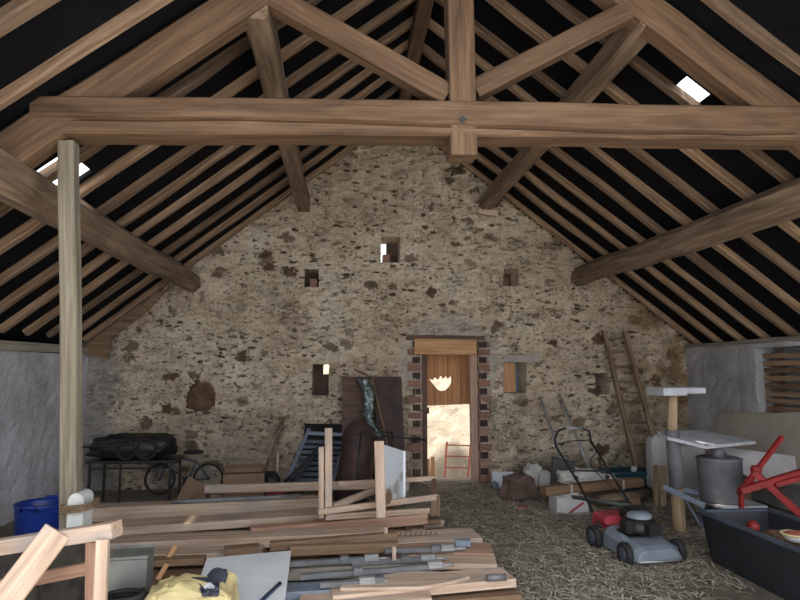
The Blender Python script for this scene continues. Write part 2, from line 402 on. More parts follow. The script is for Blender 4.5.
# floor and the yard behind the door
struct(obj('floor', slabvf([(XL-.5, YF-6, 0), (XR+.5, YF-6, 0), (XR+.5, YB+.55, 0), (XL-.5, YB+.55, 0)], -.3, (0, 0, 1)), 'earth'))
yard = panel('wall_yard', (-1.5, 11.0, -.5), (1, 0, 0), (0, 0, 1), 8, 3.9, [], .4, 'cream_stone', .1, .015); struct(yard)
struct(obj('floor', slabvf([(-4, YB+.55, -.35), (9, YB+.55, -.35), (9, 13, -.35), (-4, 13, -.35)], -.3, (0, 0, 1)), 'earth'))
MAT['bounce_floor'] = render_wall('pale_bounce_floor', (.34, .32, .29), (.46, .44, .41), 1.2)
struct(obj('floor', slabvf([(XL, YF-6, .015), (XR, YF-6, .015), (XR, 2.1, .015), (XL, 2.1, .015)], -.05, (0, 0, 1)), 'bounce_floor'))  # unseen pale floor added to bounce sunlight onto wall and rafters
# roof: black felt above the rafters with a hole for a roof light in each slope
RY = 1.5  # roof stops short here, out of view, to let overhead light in
RD = .085                                          # rafter depth
def roof(name, side, holes_px, Xe, lift=RD+.012):
    sl = SLL if side < 0 else SLR
    dv = V((side*1, 0, -sl)).normalized(); O = V((AX, RY, AZ+lift*math.sqrt(1+sl*sl)))
    length = (Xe-AX)*side*math.sqrt(1+sl*sl)
    hs = []
    for (x0, y0, x1, y1) in holes_px: hs.append((x0, y0, x1, y1))
    u, v = (V((0, 1, 0)), dv) if side > 0 else (dv, V((0, 1, 0)))
    hh = hs if side > 0 else [(b, a, d, c) for a, b, c, d in hs]
    su, sv = (YB+.55-RY, length) if side > 0 else (length, YB+.55-RY)
    # front of the sheet faces down into the barn
    if side > 0: return panel(name, O, u, v, su, sv, hh, -.03, 'felt'), O, dv
    return panel(name, O, u, v, su, sv, hh, -.03, 'felt'), O, dv
skyR = (4.33-RY, 2.47, 4.64-RY, 2.71)              # along the ridge, down the slope
skyL = (4.46-RY, 3.60, 4.92-RY, 3.94)
r_, OR, DR = roof('ceiling', 1, [skyR], XR+.2); struct(r_)
l_, OL, DL = roof('ceiling', -1, [skyL], XL-.45); struct(l_)
m, nt, b = newmat('cloudy_roof_light_glass')
tr = N(nt, 'ShaderNodeBsdfTranslucent'); tr.inputs[0].default_value = (.9, .94, 1, 1)
tp = N(nt, 'ShaderNodeBsdfTransparent'); mx = nt.nodes.new('ShaderNodeMixShader')
nn = noi(nt, objcoord(nt, (1, 1, 1)), 14, 4); nt.links.new(ramp(nt, nn, [(.4, (.15, .15, .15)), (.55, (.6, .6, .6))]), mx.inputs[0])
nt.links.new(tr.outputs[0], mx.inputs[1]); nt.links.new(tp.outputs[0], mx.inputs[2]); nt.links.new(mx.outputs[0], nt.nodes['Material Output'].inputs[0])
MAT['cloudy'] = m
for k, (Oo, dv, s) in enumerate(((OR, DR, skyR), (OL, DL, skyL))):
    nrm = V((dv.z, 0, -dv.x)) if dv.x > 0 else V((-dv.z, 0, dv.x))
    if nrm.z < 0: nrm = -nrm
    q = [Oo+V((0, a, 0))+dv*b_+nrm*.045 for a, b_ in ((s[0]-.03, s[1]-.03), (s[2]+.03, s[1]-.03), (s[2]+.03, s[3]+.03), (s[0]-.03, s[3]+.03))]
    o = slab('window_%d' % (k+1), q, .006, 'cloudy', None, nrm); struct(o)

# ------------------------------------------------------------------ roof timbers
TY = 3.9
yr = [8.46-.49*i for i in range(15)]
def rafter_pair(side):
    Xe = XR+.3 if side > 0 else XL-.02
    sl = SLR if side > 0 else SLL
    nz = 1/math.sqrt(1+sl*sl)
    first = None; k = 0
    for i, y in enumerate(yr):
        if abs(y-TY) < .2: continue
        jit = random.uniform(-.03, .03); w = .085
        c = lambda X: V((X, y+jit, under(X)+RD/2/nz))
        X0 = AX+side*.05
        nm = 'rafter'
        lab = '%s rafter from the gable wall on the %s roof slope' % (ordinal(k), 'right' if side > 0 else 'left')
        o = timber(nm, c(X0), c(Xe), w*random.uniform(.85, 1.18), RD, 'rafter', None, ch=.012, seg=18, wob=.02)
        tag(o, ('brown weathered ' + lab), 'rafter', 'common rafters of the roof'); k += 1
rafter_pair(1); rafter_pair(-1)
# ridge
tag(timber('ridge_beam', (AX, YB+.2, AZ-.09), (AX, 1.4, AZ-.09), .15, .17, 'beam', seg=12, wob=.02), 'long squared ridge beam under the peak of the roof', 'beam')
# truss
def tie():
    n = 26; L = 5.55; sec = []
    vs, fs = [], []
    for i in range(n+1):
        t = i/n; x = t*L
        g = -.055+.028*math.sin(t*5.5+.4)+.012*noise.noise(V((x*2, 1, 0)))
        wv = .012*noise.noise(V((x*1.4, 0, 3))); tp = .115+.006*noise.noise(V((x*1.1, 9, 0)))+.01*math.sin(t*3.1); bt = -.125+.010*noise.noise(V((x*1.5, 4, 0)))+.01*math.sin(t*3)
        prof = [(-.12, tp-.012), (-.105, tp), (.105, tp), (.12, tp-.012), (.12, bt+.02), (.10, bt), (-.085, bt), (-.105, bt+.015), (-.11, g-.016), (-.085, g), (-.122, g+.015)]
        m_ = len(prof)
        for (y, z) in prof: vs.append(V((x, y+wv, z)))
        if i:
            for j in range(m_): fs.append([(i-1)*m_+j, (i-1)*m_+(j+1) % m_, i*m_+(j+1) % m_, i*m_+j])
    fs += [list(range(m_))[::-1], [n*m_+j for j in range(m_)]]
    return vs, fs
p0 = PY(39, 120, TY); p1 = PY(808, 129, TY)
Mw, L = frame(p0, p1)
tag(obj('tie_beam', tie(), 'beam', Mw), 'massive oak tie beam crossing the whole barn with a long split along it', 'beam')
kp = .765
tag(timber('king_post', (kp-.01, TY-.02, AZ-.1), (kp+.01, TY-.02, PY(460, 160, TY).z), .18, .17, 'beam', up=(0, 1, 0), seg=8, wob=.008), 'upright king post rising from the middle of the tie beam', 'post')
tag(timber('peg', PY(463, 119, TY-.15), PY(463, 119, TY+.1), .035, .035, 'black', up=(0, 0, 1), roll=.78), 'dark square peg where king post meets tie beam', 'peg')
for sd, nm in ((-1, 'left'), (1, 'right')):
    sl = SLL if sd < 0 else SLR
    Xe = XL+.1 if sd < 0 else XR-.1
    f = lambda X: V((X, TY, under(X)-.10))
    o = timber('principal_rafter', f(AX+sd*.06), f(Xe), .2, .24, 'beam', ch=.03, seg=14, wob=.03)
    tag(o, 'thick principal rafter on the %s of the roof truss' % nm, 'beam', 'principal rafters')
tag(timber('strut', PY(447, 97, TY), PY(250, -13, TY), .14, .155, 'beam', seg=5, wob=.012, ch=.012), 'sloping strut left of the king post', 'strut', 'truss struts')
tag(timber('strut', PY(473, 92, TY), PY(652, 0, TY), .14, .135, 'beam', seg=5, wob=.012, ch=.012), 'sloping strut right of the king post', 'strut', 'truss struts')
# purlins
def purlin(pw, pn, w, h, mat, lab, rnd, tp, ch=.02):
    o = timber('purlin', pw, pn, w, h, mat, seg=12, wob=.045 if ch > .03 else .02, ch=ch, taper=tp, rnd=rnd)
    tag(o, lab, 'beam', 'purlins under the rafters')
def far(a, b, Y0, Y1):                               # the line through a pixel on the wall and one on the truss
    A = PY(*a, YB); B = PY(*b, TY); d = (B-A)/(TY-YB); return A+d*(Y0-YB), A+d*(Y1-YB)
a, b_ = far((578, 277), (852, 180), YB+.12, 3.0); purlin(a, b_, .22, .27, 'log', 'rough-hewn log purlin low on the right roof slope', False, 1.15, .07)
a, b_ = far((193, 283), (6, 178), YB+.12, 3.0); purlin(a, b_, .21, .25, 'log', 'rough-hewn log purlin low on the left roof slope', False, 1.15, .06)
a, b_ = far((484, 206), (648, 17), YB+.1, TY-.05); purlin(a, b_, .17, .2, 'log', 'squared purlin high on the right roof slope', False, 1.05)
a, b_ = far((304, 206), (256, 10), YB+.1, TY-.05); purlin(a, b_, .17, .2, 'log', 'squared purlin high on the left roof slope', False, 1.05)
tag(slab('board', [PY(x, y, 8.5) for x, y in ((83, 346), (170, 285), (150, 308), (112, 338), (108, 359), (82, 355))], .03, 'brownw'), 'brown board filling the left foot of the gable under the rafters', 'board')
tag(timber('block', PY(478, 211, 8.5), PY(497, 214, 8.5), .12, .09, 'pale'), 'small wood block under the right high purlin', 'block')
# wall plates
tag(timber('wall_plate', (XR+.1, YB, 1.95), (XR+.1, YF, 1.95), .2, .06, 'grey_wood', seg=10, wob=.02), 'long timber wall plate on top of the right wall', 'beam', 'wall plates')
tag(timber('wall_plate', (XL-.06, YB, 1.855), (XL-.06, YF, 1.855), .2, .1, 'grey_wood', seg=10, wob=.02), 'long timber wall plate on top of the left wall', 'beam', 'wall plates')

# ------------------------------------------------------------------ doorway
m, nt, b = newmat('quoin_brick'); g = nt.nodes.new('ShaderNodeNewGeometry')
c = ramp(nt, g.outputs['Random Per Island'], [(0, (.26, .14, .11)), (.5, (.34, .17, .125)), (1, (.40, .26, .20))])
c = mix(nt, .6, c, ramp(nt, noi(nt, g.outputs['Position'], 30, 4), [(.3, (.5, .5, .5)), (.6, (1, 1, 1))]), 'MULTIPLY')
nt.links.new(c, b.inputs['Base Color']); b.inputs['Roughness'].default_value = .9; MAT['brick'] = m
def quoin(name, xi, sd, w1, w2):
    red, dk = [], []; z = .02; k = 0
    while z < 1.98:
        w = (w1, w2)[k % 2]; h = .085
        if k % 2: 
            for j in range(3): dk.append(boxvf((xi+sd*(.028+j*(w-.02)/3), YB+.19, z+h/2), ((w-.02)/3-.008, .46, h), .004))
        else: red.append(boxvf((xi+sd*w/2, YB+.2, z+h/2), (w, .46, h), .006))
        z += h+.027; k += 1
    root = bpy.data.objects.new(name, None); place(root, Matrix.Translation((xi, YB, 0))); struct(root)
    obj('red_bricks', join(*red), 'brick', Matrix(), root); obj('dark_bricks', join(*dk), 'darkbrick', Matrix(), root)
    obj('mortar_core', boxvf((xi+sd*w1/2, YB+.24, 1.0), (w1-.004, .46, 1.99), .003), 'mortar', Matrix(), root)
MAT['darkbrick'] = plain('dark_perforated_brick', (.085, .05, .045), .9, .4, 14)
MAT['mortar'] = plain('cream_mortar', (.40, .31, .24), .95, .35, 9)
quoin('trim_2', dl-.02, -1, .19, .13); quoin('trim_3', dr-.03, 1, .17, .13)
df = thing('door_1', None, None, ((dl+dr)/2, YB, 0)); struct(df)
timber('lintel_board', (.985, YB-.05, 1.935), (1.885, YB-.05, 1.925), .05, .225, 'orange', df)
timber('door_post', (dl+.04, YB+.15, 0), (dl+.04, YB+.15, 1.84), .09, .14, 'darkboard', df, up=(0, 1, 0))
timber('door_post', (dr-.07, YB+.12, 0), (dr-.075, YB+.12, 1.84), .12, .11, 'sunlit_jamb', df, up=(0, 1, 0))
timber('lintel_gap_strip', (.87, YB+.12, 2.06), (2.02, YB+.12, 2.06), .32, .07, 'darkboard', df)  # dark strip standing in for the shaded gap above the lintel
timber('threshold', (dl, YB+.2, .012), (dr, YB+.2, .012), .3, .05, 'grey_wood', df)
# boarded upper leaf with a broken hole, hung at the outer face of the wall
tl, br_ = PY(421, 353, YB+.5), PY(478, 405, YB+.5)
ring = [PY(x, y, YB+.5) for x, y in ((429, 379), (433, 380), (435, 377), (438, 380), (441, 375.5), (443, 379), (446, 376), (448, 379), (451, 376), (451.5, 382), (449, 387), (445, 390.5), (440, 391), (436, 388), (433, 384))]
bm = bmesh.new(); es = []
for loop in ([V((tl.x, YB+.5, tl.z)), V((br_.x, YB+.5, tl.z)), V((br_.x, YB+.5, br_.z+.02)), V((tl.x, YB+.5, br_.z-.01))], ring):
    vv = [bm.verts.new(p-V((tl.x, YB+.5, br_.z))) for p in loop]
    es += [bm.edges.new((vv[i], vv[(i+1) % len(vv)])) for i in range(len(vv))]
bmesh.ops.triangle_fill(bm, edges=es, use_beauty=True)
r = bmesh.ops.extrude_face_region(bm, geom=bm.faces[:]); bmesh.ops.translate(bm, verts=[e for e in r['geom'] if isinstance(e, bmesh.types.BMVert)], vec=(0, .03, 0))
bmesh.ops.recalc_face_normals(bm, faces=bm.faces); me = bpy.data.meshes.new('door_leaf'); bm.to_mesh(me); bm.free()
m, nt, b = newmat('warm_door_planks'); oc = objcoord(nt, (14, 9, 1.2), False)
c = ramp(nt, noi(nt, oc, 1.6, 6), [(.3, (.42, .19, .08)), (.6, (.60, .31, .14)), (.8, (.68, .40, .20))])
wv = N(nt, 'ShaderNodeTexWave'); wv.inputs['Scale'].default_value = 1.55; wv.inputs['Distortion'].default_value = .3; nt.links.new(objcoord(nt, (1, .01, .01), False), wv.inputs[0])
c = mix(nt, 1, c, ramp(nt, wv.outputs['Fac'], [(.01, (.6, .55, .55)), (.05, (1, 1, 1))]), 'MULTIPLY'); nt.links.new(c, b.inputs['Base Color']); b.inputs['Roughness'].default_value = .75
ml = bpy.data.objects.new('door_leaf', me); setmat(ml, m); place(ml, Matrix.Translation((tl.x, YB+.5, br_.z)), df)
obj('hinge', boxvf((0, 0, 0), (.035, .03, .09)), 'rust', Matrix.Translation((dl+.095, YB+.10, 1.02)), df)
# window shutter in the low hole on the right, bricks inside the holes, added blocks holding back their daylight
h = HO['right_low']
w_ = thing('window_3', None, None, ((h[0]+h[2])/2, YB, h[1])); struct(w_)
timber('shutter', (h[0]+.11, YB+.13, h[1]+.01), (h[0]+.11, YB+.13, h[3]-.01), .20, .03, 'orange', w_, up=(0, 1, 0))
timber('lintel_stone', (h[0]-.22, YB+.03, h[3]+.055), (h[2]+.2, YB+.03, h[3]+.06), .12, .11, 'panelg', w_, seg=5, wob=.02)
obj('back_boards', boxvf(((h[0]+h[2])/2+.08, YB+.42, (h[1]+h[3])/2), (.30, .03, h[3]-h[1]+.1)), 'bluegrey', Matrix(), w_)
for i, (key, fx, mt, lab) in enumerate((('top', .3, 'brick', 'red brick standing in the topmost wall hole'), ('left_small', .62, 'brick', 'red brick in the small left wall hole'), ('right_small', .25, 'stone', 'brown stone in the small right wall hole'))):
    h = HO[key]; z = h[1]+.02
    tag(obj('brick', boxvf((0, 0, .055), (.10, .2, .15)), mt, Matrix.Translation((h[0]+(h[2]-h[0])*fx, YB+.2, h[1]+.005))), lab, 'brick')
h = HO['putlog']; struct(obj('trim_4', boxvf((0, 0, 0), (.4, .1, .5)), 'stone', Matrix.Translation(((h[0]+h[2])/2, YB+.5, (h[1]+h[3])/2))))
h = HO['brown']; struct(obj('trim_10', blobvf(.185, .08, .22, .9, .35, 4, 2), 'earthfill', Matrix.Translation(((h[0]+h[2])/2, YB+.035, (h[1]+h[3])/2)), None, True))
h = HO['top']; struct(obj('trim_5', boxvf((0, 0, 0), (.24, .1, .5)), 'stone', Matrix.Translation((h[2]-.05, YB+.5, (h[1]+h[3])/2+.03))))
h = HO['left_small']; struct(obj('trim_6', boxvf((0, 0, 0), (.4, .1, .4)), 'stone', Matrix.Translation(((h[0]+h[2])/2, YB+.5, (h[1]+h[3])/2))))
h = HO['right_small']; struct(obj('trim_7', boxvf((0, 0, 0), (.14, .1, .4)), 'stone', Matrix.Translation((h[2]-.03, YB+.5, (h[1]+h[3])/2))))
h = HO['left_low']; struct(obj('trim_9', boxvf((0, 0, 0), (.21, .1, .6)), 'stone', Matrix.Translation((h[0]+.03, YB+.49, (h[1]+h[3])/2))));struct(obj('trim_8', boxvf((0, 0, 0), (.5, .1, .42)), 'stone', Matrix.Translation(((h[0]+h[2])/2, YB+.5, h[1]+.09))))
# outside: small ladder and board by the yard wall
lad = thing('ladder', 'small rust-red ladder standing outside the open doorway', 'ladder', PY(456, 480, 11.6)*V((1, 1, 0)).x if False else (PY(457, 480, 10.6).x, 10.6, -.35))
def ladder_parts(root, b0, b1, t0, t1, w, mat, rungs, rw=None, rmat=None, rnd=False):
    timber('rail', b0, t0, w, w*1.3 if not rnd else w, mat, root, up=(0, 1, 0), seg=6, wob=.01, rnd=rnd)
    timber('rail', b1, t1, w, w*1.3 if not rnd else w, mat, root, up=(0, 1, 0), seg=6, wob=.01, rnd=rnd)
    for t in rungs:
        timber('rung', V(b0).lerp(V(t0), t), V(b1).lerp(V(t1), t), rw or w*.8, rw or w*.8, rmat or mat, root, rnd=True)
A, B, C_, D_ = PY(444, 479, 10.6), PY(467, 478, 10.6), PY(447, 442, 10.9), PY(471, 443, 10.9)
for q in (A, B): q.z = -.35
ladder_parts(lad, A, B, C_, D_, .035, 'paintr', (.08, .37, .65, .93), .025)
for i, (x0, x1, yt, lab) in enumerate(((424, 430, 459, 'left of two orange boards on end in the doorway'), (431, 435, 457, 'right of two orange boards on end in the doorway'))):
    a, b_ = PY(x0, 480, 9.4), PY(x1, yt, 9.4)
    tag(timber('board', ((a.x+b_.x)/2, 9.4, -.35), ((a.x+b_.x)/2, 9.45, b_.z), b_.x-a.x, .03, 'orange', up=(0, 1, 0)), lab, 'board', 'orange boards in the doorway')

# ------------------------------------------------------------------ left: post, sawhorse, tub
t0 = PY(68, 146, TY); b0 = PY(71, 510, TY)
base = b0+(b0-t0)*(b0.z/(t0.z-b0.z)); 
pt = thing('post', 'tall grey weathered post propping the left end of the tie beam', 'post', (base.x, TY, 0))
timber('shaft', (base.x, TY, 0), t0+V((0, 0, .02)), .10, .10, 'post_wood', pt, up=(0, 1, 0), seg=12, wob=.012, ch=.01)
cz = PY(82, 490, TY-.02).z; cx = PY(84, 500, TY).x
n = 10; cs = [V((-.045, 0, 0)), V((.045, 0, 0))]+[V((.0+.045*math.cos(math.pi*i/n), 0, cz-.05+(.045)*math.sin(math.pi*i/n))) for i in range(n+1)]
tag(obj('stub', slabvf(cs, .14, (0, 1, 0)), 'concrete', Matrix.Translation((cx-.01, TY-.09, 0))), 'pale round-topped concrete stub bound to the foot of the grey post', 'stub')
def ring_pts(cx, cy, z, rx, ry, n=20, dz=.01): return [(cx+rx*math.copysign(abs(math.cos(2*math.pi*i/n))**.6, math.cos(2*math.pi*i/n)), cy+ry*math.copysign(abs(math.sin(2*math.pi*i/n))**.6, math.sin(2*math.pi*i/n)), z+dz*math.cos(2*math.pi*i/n)) for i in range(n)]
for zz, lab in ((PY(70, 511, TY-.1).z, 'upper rope tied round post and concrete stub'), (PY(70, 553, TY-.1).z, 'lower rope tied round post and concrete stub')):
    rp = []
    for k in range(3): rp.append(sweep([V(p)-V((base.x+.03, TY, zz)) for p in ring_pts(base.x+.005, TY-.02, zz+.015*k, .09, .105)], .008, 6, True))
    tag(obj('rope', join(*rp), 'rope', Matrix.Translation((base.x+.03, TY, zz)), None, True), lab, 'rope', 'ropes round the post')
q = PY(66, 575, 3.62)
tag(obj('log_stump', lathe([(0, 0), (.16, 0), (.14, .12), (.13, .3), (.14, q.z+.17), (.0, q.z+.18)]), 'bark', Matrix.Translation((q.x, 3.62, 0)), None, True), 'dark bark stump at the foot of the grey post', 'stump')
sr = thing('sawhorse', 'pale wooden sawhorse in the left foreground', 'sawhorse', (PY(60, 535, 3.2).x, 3.2, 0))
ra, rb = PY(-40, 553, 3.25), PY(117, 529, 3.05)
timber('top_rail', ra, rb, .085, .07, 'pale', sr, ch=.004)
def leg_to(px, py, Y, dx, dy, w, h, mat='pale'):
    p = PY(px, py, Y); timber('leg', p, (p.x+dx, p.y+dy, 0), w, h, mat, sr, up=(0, 1, 0))
leg_to(58, 531, 3.07, -.52, -.28, .13, .035); leg_to(93, 541, 3.12, -.01, .12, .06, .04, 'pink'); leg_to(103, 539, 3.02, .02, -.04, .055, .04, 'pale')
leg_to(-20, 553, 3.3, -.2, .3, .09, .04)
timber('brace', PY(0, 586, 3.3), PY(100, 566, 3.15), .03, .06, 'pink', sr)
q = PZ(40, 503, .40); q.z = 0
tub = thing('tub', 'blue plastic tub behind the grey post', 'tub', q)
obj('body', lathe([(0, .02), (.15, .02), (.16, 0), (.172, .02), (.2, .38), (.212, .40), (.2, .41), (.188, .38), (.16, .04), (0, .04)]), 'blue', Matrix.Translation(q), tub, True)
for s in (-1, 1): tube('handle', [q+V((-.07, s*.19, .37)), q+V((-.05, s*.235, .41)), q+V((.05, s*.235, .41)), q+V((.07, s*.19, .37))], .014, 'blue', tub)
# metal can, black crate with a coil of hose, yellow bag
a = PY(104, 566, 3.62); b_ = PY(143, 559, 3.62)
can = thing('metal_can', 'tall dull metal can behind the black crate', 'can', ((a.x+b_.x)/2, 3.75, 0))
zt = b_.z
obj('body', boxvf((0, 0, zt/2), (b_.x-a.x, .22, zt), .012), 'zinc', Matrix.Translation(((a.x+b_.x)/2, 3.75, 0)) @ Matrix.Rotation(.12, 4, 'Z'), can)
for yy in (-.11, .11): obj('rim', boxvf((0, yy, zt), (b_.x-a.x+.01, .012, .02)), 'zinc', Matrix.Translation(((a.x+b_.x)/2, 3.75, 0)) @ Matrix.Rotation(.12, 4, 'Z'), can)
q = PY(124, 598, 3.36)
cr = thing('crate', 'black plastic crate in the bottom left foreground', 'crate', (q.x, 3.36, 0))
zc = q.z-.02
obj('side_walls', join(boxvf((0, -.13, zc/2), (.27, .015, zc)), boxvf((0, .13, zc/2), (.27, .015, zc)), boxvf((-.135, 0, zc/2), (.015, .27, zc)), boxvf((.135, 0, zc/2), (.015, .27, zc))), 'black', Matrix.Translation((q.x, 3.36, 0)), cr)
obj('bottom', boxvf((0, 0, .01), (.26, .25, .02)), 'black', Matrix.Translation((q.x, 3.36, 0)), cr)
obj('lid', boxvf((0, 0, zc-.04), (.25, .24, .02)), 'slatgrey', Matrix.Translation((q.x, 3.36, 0)), cr)
hp = []
for i in range(70):
    t = i/69; an = t*2*math.pi*3.1; hp.append(V((q.x+.11*math.cos(an)*(1-.15*t), 3.36+.10*math.sin(an)*(1-.15*t), zc-.015+.055*t)))
tag(tube('hose', hp, .014, 'rubber'), 'black rubber hose coiled on the black crate', 'hose')
q = PY(191, 600, 3.42)
bag = thing('bag', 'crumpled yellow plastic bag with a dark label in the foreground', 'bag', (q.x, 3.42, 0))
zt = PY(191, 583, 3.42).z
def bagvf():
    vs, fs = blobvf(.222, .16, zt/2, .32, .10, 4, 3, 110, 64); out = []
    for v in vs:
        k = max(0, v.z/(zt/2)); r = 1-.08*k*k
        w_ = abs(noise.noise(V((v.x*11, v.y*11, v.z*5))))+.5*abs(noise.noise(V((v.x*24, v.y*24, v.z*14+4))))
        out.append(V((v.x*r+.014*noise.noise(v*17), v.y*(1-.3*k*k)-.035*w_*(1 if v.y < 0 else -1), v.z+(.05*noise.noise(V((v.x*8, v.y*8, 2)))-.02*w_)*k+zt/2)))
    mn = min(p.z for p in out); return [p-V((0, 0, mn)) for p in out], fs
bvf = bagvf(); MB_ = Matrix.Translation((q.x, 3.42, 0)); obj('body', bvf, 'yellow', MB_, bag, True)
def seen(p): d = p-EYE; z = d.dot(FWD); return 400+FPX*d.dot(RGT)/z, 300-FPX*d.dot(UPV)/z
def decal(vf, Mw, test, off):                          # the faces of a surface inside an outline, lifted a little
    nr = [V() for _ in vf[0]]
    for f in vf[1]:
        a_, b2, c2 = (vf[0][f[k]] for k in (0, 1, 2)); n_ = (b2-a_).cross(c2-a_)
        for k in f: nr[k] += n_
    keep, idx, vs, fs = [], {}, [], []
    for f in vf[1]:
        c_ = Mw @ (sum((vf[0][k] for k in f), V())/len(f)); x, y = seen(c_)
        nn_ = sum((nr[k] for k in f), V()).normalized()
        if test(x, y) and nn_.dot(EYE-c_) > 0:
            for k in f:
                if k not in idx: idx[k] = len(vs); vs.append(vf[0][k]+nr[k].normalized()*off)
            fs.append([idx[k] for k in f])
    return vs, fs
lb = obj('label_patch', decal(bvf, MB_, lambda x, y: (200 < x < 219 and 578 < y < 597) or (204 < x < 227 and y < 579), .004), 'label', MB_, bag, True)
obj('printed_mark', decal(bvf, MB_, lambda x, y: 204 < x < 215 and 584 < y < 590, .008), 'mark', MB_, lb, True)

# ------------------------------------------------------------------ lumber pile
PG = 'sawn timbers in the lumber pile'
def lay(name, L, R, w, t, top, mat, lab, cat='plank', seg=6, wob=.006, group=PG, ch=.004):
    # L and R: middle of the left and right end of the top face as seen, top: its height over the floor
    a, b_ = PZ(*L, top-t/2), PZ(*R, top-t/2)
    return tag(timber(name, a, b_, w, t, mat, None, ch=ch, seg=seg, wob=wob), lab, cat, group)
# bearers and the layer hidden beneath, coloured dark to deepen the shade in the gaps
for i, (x, y0, y1) in enumerate(((-2.0, 4.3, 6.7), (-.75, 3.3, 6.5), (.45, 3.5, 6.2))):
    tag(timber('bearer', (x, y0, .045), (x+.15, y1, .045), .1, .09, 'brownw'), '%s bearer lying under the lumber pile' % ('left', 'middle', 'right')[i], 'bearer', 'bearers under the lumber pile')
PLANK_ROWS = [(-2.6, .55, 6.42), (-2.45, .95, 6.08), (-2.55, .75, 5.74), (-2.3, 1.0, 5.40), (-2.2, 1.02, 5.06), (-1.75, 1.08, 4.72), (-1.3, 1.12, 4.38), (-.9, 1.15, 4.04), (-.75, 1.05, 3.70)]
for i, (x0, x1, y) in enumerate(PLANK_ROWS):
    tag(timber('plank', (x0, y-.1, .115), (x1, y+.1, .115), .24, .05, 'brownw', seg=4, wob=.006), '%s plank from the back in the bottom layer of the lumber pile' % ordinal(i), 'plank', PG)
for i, (x, y0, y1) in enumerate(((-2.05, 4.6, 6.4), (-.7, 3.5, 6.3), (.5, 3.55, 5.9))):
    tag(timber('batten', (x, y0, .153), (x+.1, y1, .153), .05, .025, 'brownw'), '%s thin batten between the layers of the lumber pile' % ('left', 'middle', 'right')[i], 'batten', 'battens in the lumber pile')
T = [
 ('plank', (94, 513), (322, 503), .20, .13, .30, 'pale', 'long thick baulk at the back left of the lumber pile'),
 ('plank', (100, 529), (320, 515), .30, .07, .245, 'pale', 'broad stained plank second from the back of the lumber pile'),
 ('plank', (250, 533), (425, 517), .13, .10, .275, 'pink', 'pinkish plank ending by the straw below the wooden frame'),
 ('plank', (105, 545), (386, 533), .24, .085, .255, 'pale', 'broad pale plank across the middle of the lumber pile'),
 ('plank', (270, 546), (396, 536), .07, .06, .315, 'brownw', 'narrow brown batten resting on the broad pale plank'),
 ('plank', (90, 557), (262, 552), .20, .06, .23, 'pale', 'warm pale plank behind the yellow bag'),
 ('plank', (318, 545), (476, 536), .34, .055, .222, 'pale', 'wide pale plank with pencilled ticks at its right end'),
 ('plank', (395, 550), (492, 551), .28, .05, .218, 'pink', 'short wide board on the right edge of the lumber pile'),
 ('plank', (402, 561), (496, 563), .20, .045, .214, 'pale', 'short pale board near the right front of the lumber pile'),
 ('plank', (290, 551), (398, 546), .06, .07, .29, 'brownw', 'brown square batten in front of the narrow brown one'),
 ('plank', (330, 593), (508, 577), .26, .055, .222, 'pale', 'long front plank with a knot at its right end'),
 ('plank', (280, 574), (405, 569), .16, .05, .218, 'grey_wood', 'grey plank under the steel clamps'),
 ('plank', (270, 592), (345, 588), .18, .05, .218, 'bluegrey', 'blue-grey painted board beside the white panel'),
 ('plank', (120, 563), (205, 560), .10, .05, .225, 'brownw', 'dark narrow offcut behind the yellow bag'),
 ('plank', (300, 601), (430, 597), .2, .05, .2, 'pale', 'pale plank at the very front of the lumber pile'),
]
for r in T: lay(*r)
# torn-edged slab on the front plank
pts = [PZ(x, y, .224) for x, y in ((340, 591), (345, 583), (410, 574), (452, 575), (470, 579), (449, 585), (420, 590))]
tag(slab('plank', pts, .02, 'pale', None, (0, 0, 1)), 'thin pointed slab with a torn edge on the long front plank', 'plank', PG)
# pencil ticks on the wide plank belong to that plank
wide = [o for o in COL.objects if o.get('label', '').startswith('wide pale plank with pencilled')][0]
tk = []
for i in range(9):
    x = 395+5*i; a = PZ(x, 536-.1*i, .2235); b_ = PZ(x+1.5, 532.3-.1*i, .2235); d = V((.004, 0, 0)); tk.append(slabvf([a-d, a+d, b_+d, b_-d], .001, (0, 0, 1)))
a, b_ = PZ(390, 536.4, .2235), PZ(438, 534.8, .2235); d = V((0, .006, 0)); tk.append(slabvf([a-d, b_-d, b_+d, a+d], .001, (0, 0, 1)))
obj('pencil_ticks', join(*tk), 'label', Matrix(), wide)
# steel sash clamps lying on the pile
CG = 'steel clamps on the lumber pile'
def clamp(L, R, z, lab, hr=.03):
    a, b_ = PZ(*L, z), PZ(*R, z); root = thing('clamp', lab, 'clamp', (a+b_)/2*1, 0, CG)
    timber('bar', a, b_, .05, .035, 'clampg', root)
    d = (b_-a).normalized()
    timber('jaw', b_-d*.07+V((0, 0, .005)), b_+d*.03+V((0, 0, .005)), .075, .055, 'alu', root, ch=.02)
    timber('sliding_jaw', a+d*.35+V((0, 0, .008)), a+d*.41+V((0, 0, .008)), .07, .05, 'clampg', root)
    tube('screw', [b_+d*.02, b_+d*.12], .011, 'alu', root)
clamp((290, 564), (374, 559), .255, 'grey steel clamp nearest the brown battens')
clamp((352, 563), (430, 559), .24, 'grey steel clamp with its head on the short pink board')
clamp((300, 577), (437, 566), .26, 'longest grey steel clamp lying over the grey plank')
clamp((320, 585), (370, 582), .243, 'small grey steel clamp beside the blue-grey board')
clamp((385, 551), (450, 549), .245, 'grey steel clamp on the wide ticked plank')
tag(timber('block', PZ(455, 546, .225)+V((0, 0, .025)), PZ(470, 546, .225)+V((0, 0, .025)), .08, .05, 'bluegrey'), 'small blue-topped block on the right of the lumber pile', 'block')
